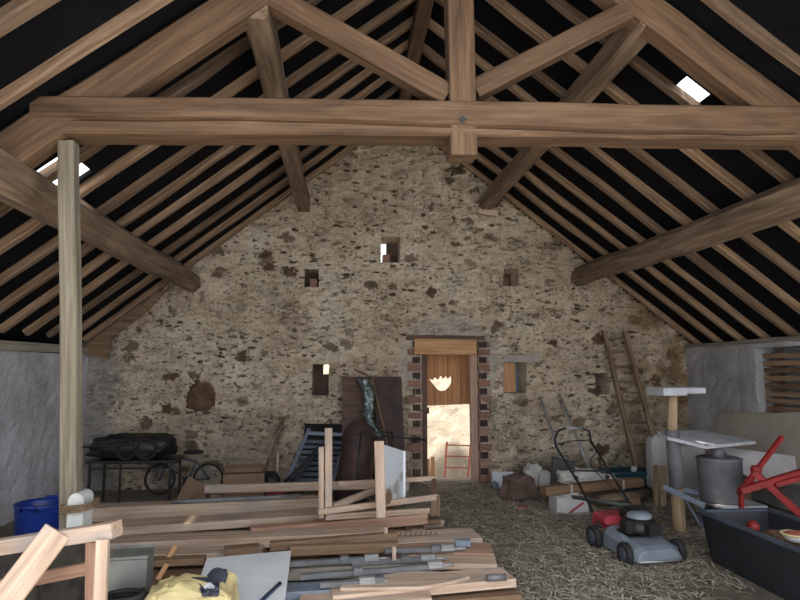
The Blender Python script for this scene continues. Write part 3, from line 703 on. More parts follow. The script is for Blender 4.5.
tag(timber('block', PZ(487, 582, .225)+V((0, 0, .025)), PZ(506, 581, .225)+V((0, 0, .025)), .045, .04, 'clampg', rnd=True), 'grey metal stub on the end of the front plank', 'block')
tag(timber('block', PZ(421, 528, .0)+V((0, 0, .04)), PZ(441, 526, .0)+V((0, 0, .04)), .16, .07, 'pale'), 'pale offcut on the straw right of the lumber pile', 'block')
for i, (x, y0, y1, lab) in enumerate(((386, 541, 527, 'upper pale wood peg standing on the lumber pile'), (394, 560, 547, 'lower pale wood peg standing on the lumber pile'))):
    a = PZ(x, y0, .255); tag(timber('peg', a, (a.x, a.y, PY(x, y1, a.y).z), .028, .028, 'pale', up=(0, 1, 0)), lab, 'peg')
# white panel and dark rod
pan = [PZ(x, y, .30) for x, y in ((207, 561), (291, 553.5), (284, 608), (190, 608))]
tag(slab('white_panel', pan, .02, 'white', None, (0, 0, 1)), 'smooth white panel lying on the front of the lumber pile', 'panel')
a = PZ(240, 575, .15)
tag(timber('block', (a.x-.1, a.y-.3, .234), (a.x+.15, a.y-.2, .234), .2, .13, 'brownw'), 'brown block under the white panel', 'block')
a = PZ(225, 566, .15)
tag(timber('block', (a.x, a.y-.05, .234), (a.x+.25, a.y, .234), .1, .13, 'brownw'), 'rear brown block under the white panel', 'block')
tag(tube('rod', [PZ(280, 583, .332), PZ(255, 607, .332)], .011, 'cable'), 'navy blue rod lying on the white panel', 'rod')
tag(tube('cable', smooth_path([PZ(x, y, .327) for x, y in ((234, 574), (231, 582), (228, 588), (233, 583), (236, 577))]), .004, 'black'), 'thin black cable on the white panel', 'cable')
# orange strips sticking up behind the bag
for (x0, y0, x1, y1, lab) in ((166, 557, 176, 546, 'upper orange strip tilted up out of the lumber pile'), (158, 575, 167, 564, 'lower orange strip tilted up behind the yellow bag')):
    a = PZ(x0, y0, .23); tag(timber('strip', (a.x, a.y, .2), PY(x1, y1, a.y+.06), .035, .012, 'orange', up=(0, 1, 0)), lab, 'strip')

# ------------------------------------------------------------------ wooden frame standing on the pile
fr = thing('wooden_frame', 'upturned wooden frame with three uprights standing on the lumber pile', 'frame', (*PZ(352, 516, .25).xy, .25))
def up_(x, yb, yt, Y, w, d, mat='orange', rake=0):
    a, b_ = PY(x, yb, Y), PY(x+rake, yt, Y); timber('upright', a, b_, w, d, mat, fr, up=(0, 1, 0), seg=3, wob=.004)
up_(328.5, 517, 428, 5.45, .065, .065, 'pale', 0); up_(321, 517, 447, 5.40, .045, .07, 'pale'); up_(381, 517, 441, 5.35, .085, .05, 'pale', -2)
timber('rail', PY(318, 512, 5.35), PY(437, 497, 5.75), .05, .05, 'pale', fr); timber('rail', PY(325, 517, 5.4), PY(437, 510, 5.8), .05, .05, 'pale', fr)
timber('rail', PY(338, 484, 6.1), PY(436, 478, 6.3), .05, .045, 'pale', fr); timber('brace', PY(332, 507, 5.5), PY(378, 489, 6.0), .06, .05, 'pale', fr)
timber('upright', PY(435, 515, 5.75), PY(435, 495, 5.75), .09, .06, 'brownw', fr, up=(0, 1, 0))
timber('rail', PY(434, 500, 5.75), PY(434, 480, 6.3), .05, .05, 'brownw', fr)
q = [PY(385, 445, 5.45), PY(404, 451, 5.85), PY(404, 500, 5.85), PY(385, 505, 5.45)]
slab('white_side_panel', q, .012, 'whitedirty', fr)
timber('panel_edge', q[1], q[2], .03, .03, 'white', fr, up=(0, 1, 0))
# plank rails behind the pile
lay2 = lambda nm, L, YL, R, YR, w, h, mat, lab, cat='plank', group=None, rnd=False: tag(timber(nm, PY(*L, YL), PY(*R, YR), w, h, mat, seg=6, wob=.006, rnd=rnd), lab, cat, group)
lay2('plank', (205, 489), 6.75, (398, 484), 6.9, .06, .09, 'pale', 'long pale plank raised on a block behind the lumber pile')
q = PY(215, 492, 6.7); tag(timber('block', (q.x, 6.78, 0), (q.x, 6.78, PY(215, 494, 6.75).z), .13, .1, 'brownw', up=(0, 1, 0)), 'stout brown block under the left end of the raised plank', 'block')
q = PY(392, 490, 6.9); tag(timber('block', (q.x, 6.95, 0), (q.x, 6.95, PY(392, 489.5, 6.9).z), .12, .1, 'brownw', up=(0, 1, 0)), 'brown block under the right end of the raised plank', 'block')
lay2('pipe', (172, 502), 6.2, (300, 496), 6.45, .045, .045, 'clampg', 'long pale grey pipe behind the lumber pile', 'pipe', None, True)
lay2('plank', (290, 499), 6.5, (322, 497), 6.55, .1, .05, 'brownw', 'short dark plank end behind the left uprights')
q = PY(276, 493, 7.2); tag(blob('canister', (q.x, 7.2, .12), (.12, .1, .12), 'redm', None, .5, .02), 'red plastic canister on the floor behind the raised plank', 'canister')

# ------------------------------------------------------------------ black table with bundle, bicycle
TYb = 7.5
ta = thing('metal_table', 'low black metal table against the left end of the gable wall', 'table', (PY(143, 480, TYb).x, TYb, 0))
zt = PY(140, 461, TYb).z; xl, xr = PY(88, 450, TYb).x, PY(177, 450, TYb).x
obj('top', boxvf(((xl+xr)/2, TYb+.18, zt), (xr-xl, .5, .025)), 'blackm', Matrix(), ta)
for x in (xl+.05, xr-.06):
    for y in (TYb-.04, TYb+.4): timber('leg', (x, y, 0), (x, y, zt), .03, .03, 'blackm', ta, up=(0, 1, 0))
x = PY(122, 470, TYb).x; timber('leg', (x, TYb-.05, 0), (x, TYb-.05, zt), .025, .025, 'blackm', ta, up=(0, 1, 0))
zr = PY(140, 472, TYb).z
for y in (TYb-.04, TYb+.4): timber('stretcher', (xl+.05, y, zr+.05), (xr-.06, y, zr+.05), .02, .02, 'blackm', ta)
tz = zt+.0125
tp = thing('tarpaulin_bundle', 'bulky black tarpaulin bundle on the black metal table', 'bundle', ((xl+xr)/2-.05, TYb+.15, tz))
zb = PY(140, 437, TYb).z
def bundle():
    vs, fs = blobvf((xr-xl)*.47, .22, (zb-tz)*.5, .55, .22, 5, 11, 44, 18); mn = min(v.z for v in vs); return [v-V((0, 0, mn)) for v in vs], fs
obj('tarpaulin', bundle(), 'black', Matrix.Translation(((xl+xr)/2-.05, TYb+.18, tz)), tp, True)
# hose coils hanging over the front of the bundle
for (x, y, r_, lab) in ((126, 452, .11, 'left coil of black hose hanging before the tarpaulin bundle'), (146, 453, .12, 'right coil of black hose hanging before the tarpaulin bundle')):
    c = PY(x, y, TYb-.06); c.z = tz+r_+.012; coil = []
    for i in range(60):
        t = i/59; an = t*2*math.pi*2.6; coil.append(V((c.x+r_*(1-.12*t)*math.cos(an), TYb-.062+.02*t, c.z+r_*(1-.12*t)*math.sin(an))))
    tag(tube('hose', coil, .014, 'rubber'), lab, 'hose', 'hose coils on the black table')
tag(timber('board', (xl-.06, TYb-.10, zb-.10), (xr-.15, TYb-.02, zb-.045), .06, .02, 'blackm'), 'thin dark bar lying along the tarpaulin bundle', 'bar')
by = 8.22; BK = .6
bk = thing('bicycle', 'small dark bicycle leaning at the gable wall behind the black table', 'bicycle', (PY(180, 490, by).x, by, 0))
rw = PY(208, 490, by); rw.z = .33*BK; fw = V((rw.x-1.02*BK, by, .33*BK))
def kb(x, y, z): return V((rw.x+x*BK, by+y*BK, z*BK))
def wheel(c, nm):
    pts = [V((.305*BK*math.cos(2*math.pi*i/36), 0, .305*BK*math.sin(2*math.pi*i/36))) for i in range(36)]
    w0 = obj(nm, sweep(pts, .024*BK*1.2, 8, True), 'rubber', Matrix.Translation(c), bk, True)
    sp = []
    for i in range(18): an = 2*math.pi*i/18; sp.append(sweep([V((0, .02*BK*(-1)**i, 0)), V((.29*BK*math.cos(an), 0, .29*BK*math.sin(an)))], .002, 4))
    obj('spokes', join(*sp), 'alu', Matrix.Translation(c), w0)
    obj('hub', sweep([V((0, -.04*BK, 0)), V((0, .04*BK, 0))], .02, 8), 'blackm', Matrix.Translation(c), w0)
wheel(rw, 'wheel'); wheel(fw, 'wheel')
bb = kb(-.43, 0, .29); st = kb(-.26, 0, .70); hd = kb(-.85, 0, .80); hb = kb(-.90, 0, .62); dy = V((0, .05*BK, 0))
obj('frame', join(*[sweep([a, b2], r_*.8, 8) for a, b2, r_ in ((bb, st, .017), (st, hd, .016), (bb, hb, .019), (hb, hd, .02), (bb, rw+dy, .011), (bb, rw-dy, .011), (st, rw+dy, .009), (st, rw-dy, .009), (hb, fw+dy, .012), (hb, fw-dy, .012))]), 'slatgrey', Matrix(), bk, True)
sp_ = kb(-.30, 0, .86); tube('seat_post', [st, sp_], .011, 'alu', bk)
blob('saddle', sp_+V((-.02, 0, .02)), (.13, .065, .028), 'black', bk, .8, .05)
tube('handlebar', [kb(-.77, -.28, .92), kb(-.85, -.2, .94), kb(-.88, 0, .9), kb(-.85, .2, .94), kb(-.77, .28, .92)], .011, 'blackm', bk)
def fender():
    vs, fs = [], []; an_ = [math.radians(a) for a in range(-10, 140, 10)]
    for i, an in enumerate(an_):
        for k in (-.03, .03): vs.append(V((.37*BK*math.cos(an), k, .37*BK*math.sin(an))))
        if i: fs.append([2*i-2, 2*i-1, 2*i+1, 2*i])
    return vs, fs
o = obj('mudguard', fender(), 'blackm', Matrix.Translation(rw), bk, True); o.modifiers.new('thick', 'SOLIDIFY').thickness = .006
obj('crank', sweep([bb+V((0, -.04, 0)), bb+V((.06, -.045, -.08)), bb+V((.06, -.09, -.08))], .008, 6), 'blackm', Matrix(), bk)
obj('chainring', lathe([(0, -.004), (.06, -.004), (.06, .004), (0, .004)], 20), 'blackm', Matrix.Translation(bb+V((0, -.03, 0))) @ Matrix.Rotation(math.pi/2, 4, 'X'), bk)
# cartons and panel
def carton(c, s, mat, name, lab, cat, rz=0, flaps=True):
    root = thing(name, lab, cat, c, rz); Mw = W[root.name]; x, y, z = s
    obj('walls', join(boxvf((0, -y/2, z/2), (x, .008, z), .002), boxvf((0, y/2, z/2), (x, .008, z), .002), boxvf((-x/2, 0, z/2), (.008, y, z), .002), boxvf((x/2, 0, z/2), (.008, y, z), .002)), mat, Mw, root)
    obj('bottom', boxvf((0, 0, .006), (x, y, .008), .002), mat, Mw, root)
    if flaps:
        for sgn in (-1, 1):
            obj('flap', slabvf([(-x/2, sgn*y/2, z), (x/2, sgn*y/2, z), (x/2-.02, sgn*(y/2+.09), z+.03), (-x/2+.02, sgn*(y/2+.09), z+.03)], .005), mat, Mw, root)
    return root
q = PY(243, 490, 7.45); carton((q.x, 7.5, 0), (.46, .34, PY(217, 472, 7.45).z), 'card', 'carton', 'open brown cardboard carton right of the bicycle', 'box', .15)
q = PY(183, 497, 7.25)
tag(slab('board', [V((PY(168, 506, 7.0).x, 7.0, 0)), V((PY(206, 506, 7.0).x, 7.0, 0)), PY(206, 486, 7.25), PY(189, 477, 7.3)], .02, 'card'), 'brown hardboard piece leaning below the bicycle saddle', 'board')
q = PY(270, 490, 7.7); tag(blob('sack', (q.x, 7.75, .17), (.12, .12, .17), 'black', None, .7, .2, 4, 5), 'small dark sack right of the brown carton', 'sack')
# tools leaning on the wall
sp = thing('spade', 'old wooden-handled spade leaning on the gable wall', 'spade', (PY(262, 478, 8.1).x, 8.1, 0))
hp0, hp1 = PY(284, 418, 8.5), PY(264, 474, 8.2)
tube('handle', [hp0, hp1], .02, 'log', sp); tube('grip', [hp0+V((-.07, 0, -.01)), hp0+V((.07, 0, .02))], .022, 'log', sp)
d = (hp1-hp0).normalized(); sd_ = V((1, 0, .2)).normalized(); bl_ = hp1+d*.0
slab('blade', [bl_-sd_*.09, bl_+sd_*.09, bl_+sd_*.085+d*.2, bl_+d*.26, bl_-sd_*.085+d*.2], .012, 'rust', sp)
tag(timber('stick', V((PY(277, 485, 8.35).x, 8.35, 0)), PY(278, 452, 8.45), .03, .03, 'pale', rnd=True), 'short pale stick standing right of the spade', 'stick')
# folding lounger
dc = thing('folding_chair', 'folded blue-grey slatted garden chair leaning on the gable wall', 'chair', (PY(312, 480, 8.0).x, 8.0, 0))
a0, a1, b0_, b1_ = PY(283, 490, 7.7), PY(330, 490, 7.7), PY(309, 429, 8.35), PY(349, 431, 8.35)
timber('side_rail', a0, b0_, .05, .04, 'bluegrey', dc, up=(0, 1, 0)); timber('side_rail', a1, b1_, .05, .04, 'bluegrey', dc, up=(0, 1, 0))
timber('cross_rail', a0.lerp(b0_, .93), a1.lerp(b1_, .93), .05, .05, 'bluegrey', dc)
for i in range(9):
    t = .06+.09*i; timber('slat', a0.lerp(b0_, t)+V((.0, .02, 0)), a1.lerp(b1_, t)+V((0, .02, 0)), .015, .05, 'slatgrey', dc, up=(0, 0, 1))
timber('foot_rail', V((a0.x-.05, 7.68, .03)), V((a1.x, 7.68, .03)), .05, .05, 'bluegrey', dc)
for q0 in (a0, a1): timber('leg', q0, V((q0.x-.04, 7.68, .03)), .04, .04, 'bluegrey', dc, up=(0, 1, 0))
for q0, q1 in ((b0_, PY(313, 430, 8.4)), ): tube('wire_stay', [PY(318, 432, 8.4), PY(330, 418, 8.42), PY(338, 436, 8.35), PY(329, 420, 8.43)], .008, 'blackm', dc)
tag(slab('board', [PY(300, 486, 8.0), PY(345, 486, 8.0), PY(352, 425, 8.5), PY(305, 424, 8.5)], .015, 'black'), 'dark board leaning behind the slatted garden chair', 'board')
for i, (dx, lab) in enumerate(((0, 'upper of two black pipes propped across the garden chair'), (5, 'lower of two black pipes propped across the garden chair'))):
    a = PY(266+dx*1.2, 483, 7.55); tag(tube('pipe', [(a.x, 7.55, .03 if i else .03), PY(321+dx*.3, 445+dx*.9, 7.62-.0)], .018, 'black'), lab, 'pipe', 'black pipes by the garden chair')
# brown boards and rusty tank by the door
tag(slab('board', [PY(342, 482, 8.3), PY(372, 482, 8.3), PY(369, 377, 8.52), PY(342, 377, 8.52)], .03, 'darkboard'), 'left dark brown board leaning on the wall beside the doorway', 'board', 'brown boards by the door')
tag(slab('board', [PY(377, 482, 8.28), PY(406, 482, 8.28), PY(401, 377, 8.5), PY(375, 377, 8.5)], .03, 'rust'), 'right blackish-brown rusty sheet leaning on the wall beside the doorway', 'board', 'brown boards by the door')
def foil():
    vs, fs = [], []; n = 40
    for i in range(n+1):
        t = i/n; c = PY(362+15*t+3*math.sin(t*7), 379+58*t, 8.30-.12*t)
        for k in range(7):
            s = (k-3)/3; w_ = .085*(1-.4*t)
            p = c+V((s*w_, 0, 0)); p.y += .035*noise.noise(p*19)-.03*(1-s*s); p.x += .02*noise.noise(p*23); vs.append(p)
        if i:
            for k in range(6): fs.append([(i-1)*7+k, (i-1)*7+k+1, i*7+k+1, i*7+k])
    return vs, fs
o = obj('foil_strip', foil(), 'foil', Matrix(), None, True); o.modifiers.new('thick', 'SOLIDIFY').thickness = .008
tag(o, 'crumpled silvery foil strip hanging between the brown boards', 'foil')
tag(tube('stick', [PY(354, 369, 8.5), PY(372, 378, 8.42), PY(386, 437, 8.2), V((PY(390, 478, 8.0).x, 8.0, 0))], .013, 'brownw'), 'bent brown stick over the foil strip', 'stick')
tank = thing('tank', 'rusty round-topped metal tank leaning by the brown boards', 'tank', (PY(352, 480, 7.4).x, 7.4, 0))
ax0 = V((PY(350, 480, 7.4).x, 7.4, .03)); ax1 = PY(360, 427, 7.6); Mw, L = frame(ax0, ax1)
R_ = .195
prof = [(0, -.0), (R_*.9, .0), (R_, .03), (R_, L-.1)]+[(R_*math.cos(a), L-.1+.17*math.sin(a)) for a in [math.radians(12*i) for i in range(1, 8)]]+[(0, L+.07)]
obj('shell', lathe(prof, 32), 'rust', Mw @ Matrix.Rotation(math.pi/2, 4, 'Y'), tank, True)
for zz in (.12, L-.12): obj('band', lathe([(R_+.001, zz-.012), (R_+.008, zz-.008), (R_+.008, zz+.008), (R_+.001, zz+.012)], 32), 'rust', Mw @ Matrix.Rotation(math.pi/2, 4, 'Y'), tank, True)
ms = thing('metal_stand', 'black metal stand with long bars beside the rusty tank', 'stand', (PY(375, 480, 7.15).x, 7.15, 0))
tube('bar', [PY(361, 432, 7.12), PY(392, 432.5, 7.12)], .012, 'blackm', ms); tube('bar', [PY(384, 436, 7.15), PY(426, 440, 7.2)], .012, 'blackm', ms)
tube('leg', [PY(361, 432, 7.12), V((PY(355, 480, 7.12).x, 7.12, 0))], .012, 'blackm', ms); tube('leg', [PY(392, 432.5, 7.12), V((PY(391, 480, 7.15).x, 7.15, 0))], .012, 'blackm', ms)
tube('leg', [PY(388, 436, 7.15), V((PY(398, 480, 7.2).x, 7.2, 0))], .012, 'blackm', ms)
q = PY(371, 478, 7.9)
tag(blob('bag', (q.x+.4, 8.0, .12), (.1, .1, .12), 'bagw', None, .8, .15, 4, 9), 'whitish bag on the floor behind the wooden frame', 'bag')

# ------------------------------------------------------------------ right: ladders, rubble, timbers
ld = thing('ladder', 'tall old wooden ladder leaning on the right part of the gable wall', 'ladder', (PY(650, 490, 7.7).x, 7.7, 0))
t0_, t1_ = PY(604, 331, 8.5), PY(625, 331, 8.5)
bb0 = PY(641, 488, 8.05); bb1 = PY(666, 480, 8.05)
bb0.z = 0; bb1.z = 0
ladder_parts(ld, bb0, bb1, t0_, t1_, .055, 'log', (.12, .26, .40, .53, .66, .76, .86, .95), .032)
# pale metal rods
for (x0, y0, x1, lab) in ((540, 397, 567, 'left of two slim metal rods leaning on the gable wall'), (559, 394, 592, 'right of two slim metal rods leaning on the gable wall')):
    a = PY(x0, y0, 8.52); b_ = PY(x1, 475, 8.0); b_.z = 0 if False else b_.z
    d = (b_-a); e = a+d*(a.z/-d.z); tag(tube('rod', [a, e], .018, 'alu'), lab, 'rod', 'metal rods by the shuttered window')
# rubble row at the wall's foot
def rub(name, x, yb, Y, s, mat, lab, cat, e=.6, w=.2, seed=0, rz=0, smooth=True):
    p = PY(x, yb, Y); vs, fs = blobvf(*s, e, w, 3.5, seed, 24, 14); mn = min(v.z for v in vs)
    return tag(obj(name, ([v-V((0, 0, mn)) for v in vs], fs), mat, Matrix.Translation((p.x, Y, 0)) @ Matrix.Rotation(rz, 4, 'Z'), None, smooth), lab, cat)
q = PY(504, 487, 8.2); carton((q.x, 8.25, 0), (.30, .24, .2), 'whitedirty', 'carton', 'small white and tan carton beside the doorway', 'box', -.2, False)
rub('pail', 494.5, 486, 8.1, (.055, .055, .06), 'bluegrey', 'small blue-white pot left of the white and tan carton', 'pot', .8, .02)
rub('stone', 519, 497, 7.45, (.19, .13, .14), 'stone', 'brown angular stone block in front of the carton', 'stone', .3, .3, 4, .4, False)
for i, (x, yb, Y, s, lab) in enumerate(((533, 487, 8.2, (.13, .1, .15), 'lump of white plaster right of the white and tan carton'), (545, 488, 8.1, (.10, .1, .11), 'lump of white plaster left of the black bin'))):
    rub('plaster_lump', x, yb, Y, s, 'plaster', lab, 'plaster', .6, .3, 10+i)
q = PY(558, 480, 7.95)
bn = thing('bin', 'black bin tipped against the foot of the gable wall', 'bin', (q.x, 7.95, 0))
obj('body', lathe([(0, 0), (.15, 0), (.19, .36), (.205, .37), (.18, .37), (.14, .02), (0, .02)], 4), 'black', Matrix.Translation((q.x, 7.95, .05)) @ Matrix.Rotation(.5, 4, 'Z') @ Matrix.Rotation(.3, 4, 'Y'), bn)
# white rubble chunks on the timbers
lay2('timber', (543, 491), 6.9, (640, 482), 7.25, .13, .10, 'brownw', 'squared brown timber with two white bands behind the lawn mower', 'timber')
tb = [o for o in COL.objects if o.get('label', '').startswith('squared brown timber with two')][0]
pa, pb = PY(543, 491, 6.9), PY(640, 482, 7.25)
for t in (.25, .78):
    o = obj('white_band', boxvf((t*(pb-pa).length, 0, 0), (.025, .14, .11)), 'bagw', frame(pa, pb)[0], tb)
tag(timber('timber', PY(600, 500, 6.9)*V((1, 1, 1)), PY(648, 493, 7.15), .11, .11, 'log', rnd=True), 'round log with a pale end behind the mower engine', 'log')
for k, x in enumerate((556, 632)):
    q = PY(x, 497, 7.05); zz = PY(x, 495, 7.0).z
    tag(timber('block', (q.x-.08, 7.1, zz/2-.01), (q.x+.08, 7.1, zz/2-.01), .2, zz-.02, 'brownw'), '%s brown block under the banded brown timber' % ('left', 'right')[k], 'block')
for i, (x, yb, s, lab) in enumerate(((570, 484, (.14, .1, .07), 'left white plaster chunk behind the banded timber'), (588, 483, (.15, .1, .08), 'middle white plaster chunk behind the banded timber'), (606, 482, (.11, .1, .055), 'right white plaster chunk behind the banded timber'))):
    p = PY(x, yb, 7.4); vs, fs = blobvf(*s, .5, .25, 4, 20+i); mn = min(v.z for v in vs)
    tag(obj('plaster_chunk', ([v-V((0, 0, mn)) for v in vs], fs), 'plaster', Matrix.Translation((p.x, 7.42, .20)), None, False), lab, 'plaster', 'white plaster chunks')
q = PY(582, 490, 7.5); tag(timber('slab', (q.x-.35, 7.42, .10), (q.x+.42, 7.42, .10), .3, .20, 'brownw'), 'low brown timber stack end carrying the white plaster chunks', 'timber')
q = PY(570, 510, 6.75)
cb = carton((q.x, 6.8, 0), (.36, .24, .19), 'bagw', 'carton', 'white carton with a red stripe in front of the banded timber', 'box', .05, False)
obj('red_stripe', slabvf([(-.06, -.126, .03), (-.02, -.126, .03), (.14, -.126, .13), (.11, -.126, .14)], .003, (0, -1, 0)), 'redm', W[cb.name], cb)
# teal hull and black tray beyond the timbers
hl = thing('plastic_hull', 'long dark teal plastic hull lying at the foot of the wooden ladder', 'hull', (PY(615, 490, 7.85).x, 7.9, 0))
zt = PY(615, 471, 7.85).z
def hull():
    vs, fs = [], []; n, m_ = 30, 12; Lh = .62
    for i in range(n+1):
        s = -1+2*i/n; w_ = .19*max(.02, (1-abs(s)**2.6)); hh = zt*(1-.12*abs(s)**2); keel = .10*abs(s)**3
        for j in range(m_+1):
            a = math.pi*j/m_; vs.append(V((s*Lh, -w_*math.cos(a), keel+(hh-keel)*(1-math.sin(a)**.8))))
        if i:
            for j in range(m_): q0 = (i-1)*(m_+1)+j; fs.append([q0, q0+1, q0+m_+2, q0+m_+1])
    return vs, fs
Mh = Matrix.Translation((PY(632, 490, 7.78).x, 7.78, 0)) @ Matrix.Rotation(-.04, 4, 'Z')
o = obj('shell', hull(), 'teal', Mh, hl, True); o.modifiers.new('thick', 'SOLIDIFY').thickness = .012
rim = [V((s*.62, .19*max(.02, 1-abs(s)**2.6)*sg_, zt*(1-.12*s*s)+.01)) for sg_, rng in ((-1, range(-10, 11)), (1, range(10, -11, -1))) for s in [k/10 for k in rng]]
obj('rim', sweep(rim, .022, 8, True), 'teal', Mh, hl, True)
tag(blob('plaster_lump', PY(634, 469, 7.59), (.035, .035, .035), 'bagw', None, .8, .2), 'tiny white lump on the rim of the teal hull', 'plaster')

# ------------------------------------------------------------------ lawn mower
fl, rl, frt = PZ(625, 566, 0), PZ(594, 549, 0), PZ(675, 563, 0)
ctr = (frt+rl)/2
dirf = (fl-rl); ang = math.atan2(dirf.y, dirf.x)          # forward direction
Lm = dirf.length; Wm = .50
MM = Matrix.Translation(rl+(fl-rl)*.5) @ Matrix.Rotation(ang, 4, 'Z') @ Matrix.Translation((0, Wm/2, 0))
mw = bpy.data.objects.new('lawn_mower', None); place(mw, MM); tag(mw, 'push lawn mower with grey-blue deck and red rear on the straw', 'lawn mower')
# local axes: x forward, y to the mower's left (= right in the picture)
h2 = Lm/2
def deck():
    st_ = [(-h2+.02, .17, .16), (-h2+.08, .19, .22), (-.12, .20, .235), (.08, .205, .22), (h2-.08, .215, .185), (h2+.06, .21, .165), (h2+.12, .19, .14)]
    vs, fs = [], []
    for x, w_, z in st_:
        sec = [(-w_-.015, .055), (-w_-.01, z-.07), (-w_+.02, z-.02), (-w_+.07, z), (w_-.07, z), (w_-.02, z-.02), (w_+.01, z-.07), (w_+.015, .055)]
        for y, zz in sec: vs.append(V((x, y, zz)))
    m_ = 8
    for i in range(len(st_)-1):
        for j in range(m_-1): a = i*m_+j; fs.append([a, a+1, a+m_+1, a+m_])
    fs += [list(range(m_)), [(len(st_)-1)*m_+j for j in range(m_)][::-1]]
    return vs, fs
dk = obj('deck', deck(), 'mower', MM, mw, False); bv = dk.modifiers.new('round', 'BEVEL'); bv.width = .012; bv.segments = 3; dk.modifiers.new('t', 'SOLIDIFY').thickness = .006
tube('skirt_rim', [V((h2+.12, -.2, .06)), V((h2+.135, 0, .058)), V((h2+.12, .2, .06))], .011, 'alu', mw, 8, False, MM)
for nm, x, y, r_ in (('wheel', h2, -.245, .095), ('wheel', h2, .245, .095), ('wheel', -h2, -.245, .105), ('wheel', -h2, .245, .105)):
    Mw_ = MM @ Matrix.Translation((x, y, r_)) @ Matrix.Rotation(math.pi/2, 4, 'X')
    w0 = obj(nm, lathe([(.03, -.028), (r_*.8, -.028), (r_*.96, -.022), (r_, -.008), (r_, .008), (r_*.96, .022), (r_*.8, .028), (.03, .028)], 28), 'rubber', Mw_, mw, True)
    obj('hub_cap', lathe([(0, -.034), (r_*.35, -.034), (r_*.62, -.027), (r_*.62, .027), (r_*.35, .034), (0, .034)], 20), 'slatgrey', Mw_, w0, True)
obj('rear_flap', join(boxvf((-h2+.03, -.05, .275), (.20, .32, .075), .02), boxvf((-h2-.06, -.02, .22), (.12, .34, .09), .02)), 'redm', MM, mw)
en = obj('engine', lathe([(0, .22), (.15, .22), (.155, .25), (.15, .285), (.12, .33), (.10, .335), (0, .335)], 28), 'black', MM @ Matrix.Translation((.06, .02, 0)), mw, True)
obj('recoil_cover', lathe([(.105, .325), (.10, .36), (.07, .378), (0, .382)], 24), 'mower', MM @ Matrix.Translation((.06, .02, 0)), en, True)
obj('fuel_tank', blobvf(.09, .13, .05, .5, .03, 2, 1), 'black', MM @ Matrix.Translation((-.06, .06, .345)), en, True)
obj('air_filter', boxvf((0, 0, 0), (.10, .08, .10), .02), 'black', MM @ Matrix.Translation((.12, -.14, .28)), en)
obj('cylinder_head', join(*[boxvf((.20+.014*i, .03, .27), (.007, .12, .09), .003) for i in range(6)]), 'blackm', MM, en)
obj('engine_guard', slabvf([(.0, -.17, .222), (h2-.06, -.15, .20), (h2-.06, .15, .20), (.0, .17, .222)], .008), 'black', MM, mw)
# handle, from the rear corners up to its loop
MI = MM.inverted()
hY = 6.75
H_ = lambda x, y, Y: MI @ PY(x, y, Y)
lo_l, lo_r = V((-h2+.06, -.21, .20)), V((-h2+.06, .21, .22))
pl = [lo_l, H_(578, 482, 6.25), H_(556, 447, 6.68), H_(554.5, 440, 6.75), H_(558, 431, 6.82), H_(566, 428, 6.85), H_(583, 428.5, 6.85), H_(589, 431, 6.82), H_(591, 441, 6.76), H_(611, 474, 6.3), lo_r]
tube('handle', pl, .0125, 'blackm', mw, 10, False, MM)
tube('handle_brace', [H_(572.5, 473, 6.36), H_(575, 470.5, 6.36), H_(605, 471, 6.36), H_(609, 474, 6.34)], .011, 'blackm', mw, 8, False, MM)
tube('chute_bar', [H_(573, 497, 6.3), V((-h2+.02, .12, .36)), V((-h2+.12, .16, .33))], .02, 'teal2', mw, 8, False, MM)
tube('grip_pad', [H_(566, 428, 6.84), H_(582, 428.3, 6.84)], .018, 'alu', mw, 10, False, MM)
tube('dead_man_bar', [H_(557, 444, 6.72), H_(572, 441, 6.8), H_(588, 440, 6.74)], .006, 'blackm', mw, 6, False, MM)
tube('control_cable', smooth_path([H_(588, 440, 6.74), H_(596, 452, 6.55), H_(590, 462, 6.4), H_(602, 478, 6.2), V((-.05, .1, .34))]), .005, 'black', mw, 6, False, MM)
for k in (H_(576, 478, 6.3), H_(607, 477, 6.27)): obj('wing_nut', blobvf(.022, .022, .022, .8, 0), 'black', MM @ Matrix.Translation(k), mw, True)

# ------------------------------------------------------------------ home-made stand
SY = 5.85
pb_ = PY(681, 545, SY); sd0 = thing('post_stand', 'home-made stand of log, slabs and grey drum right of the mower', 'stand', (pb_.x, SY, 0))
pm1, pm2, ptp = PY(677, 488, SY), PY(672, 430, SY), PY(672, 394, SY)
timber('lower_log', (pb_.x, SY, 0), pm1, .12, .12, 'tan', sd0, up=(0, 1, 0), rnd=True, seg=6, wob=.01)
timber('middle_pipe', pm1, pm2, .135, .135, 'drum', sd0, up=(0, 1, 0), rnd=True)
timber('upper_log', pm2, ptp, .10, .10, 'tan', sd0, up=(0, 1, 0), rnd=True, seg=4, wob=.008)
zt = PY(676, 391, SY).z
obj('top_slab', join(boxvf((PY(665, 391, SY).x, SY-.02, zt), (.24, .34, .08), .01), boxvf((PY(687, 391, SY).x, SY+.03, zt+.008), (.24, .32, .06), .01)), 'slab', Matrix(), sd0)
q = [PY(657, 434, SY+.2), PY(704, 433, SY+.55), PY(756, 444, SY+.1), PY(706, 449, SY-.3), PY(668, 440, SY-.05)]
slab('shelf', q, .03, 'slab', sd0, (0, 0, 1))
dx = PY(719, 480, SY).x; zd0, zd1 = PY(719, 503, SY-.1).z, PY(719, 459, SY-.1).z
dm = obj('drum', lathe([(0, zd0), (.19, zd0), (.195, zd0+.02), (.205, zd1-.02), (.215, zd1), (.19, zd1+.01), (.05, zd1+.012), (0, zd1+.012)], 30), 'drum', Matrix.Translation((dx, SY-.02, 0)), sd0, True)
timber('neck', (dx-.01, SY-.02, zd1), (dx-.01, SY-.02, PY(715, 447, SY-.1).z), .13, .13, 'drum', sd0, up=(0, 1, 0), rnd=True)
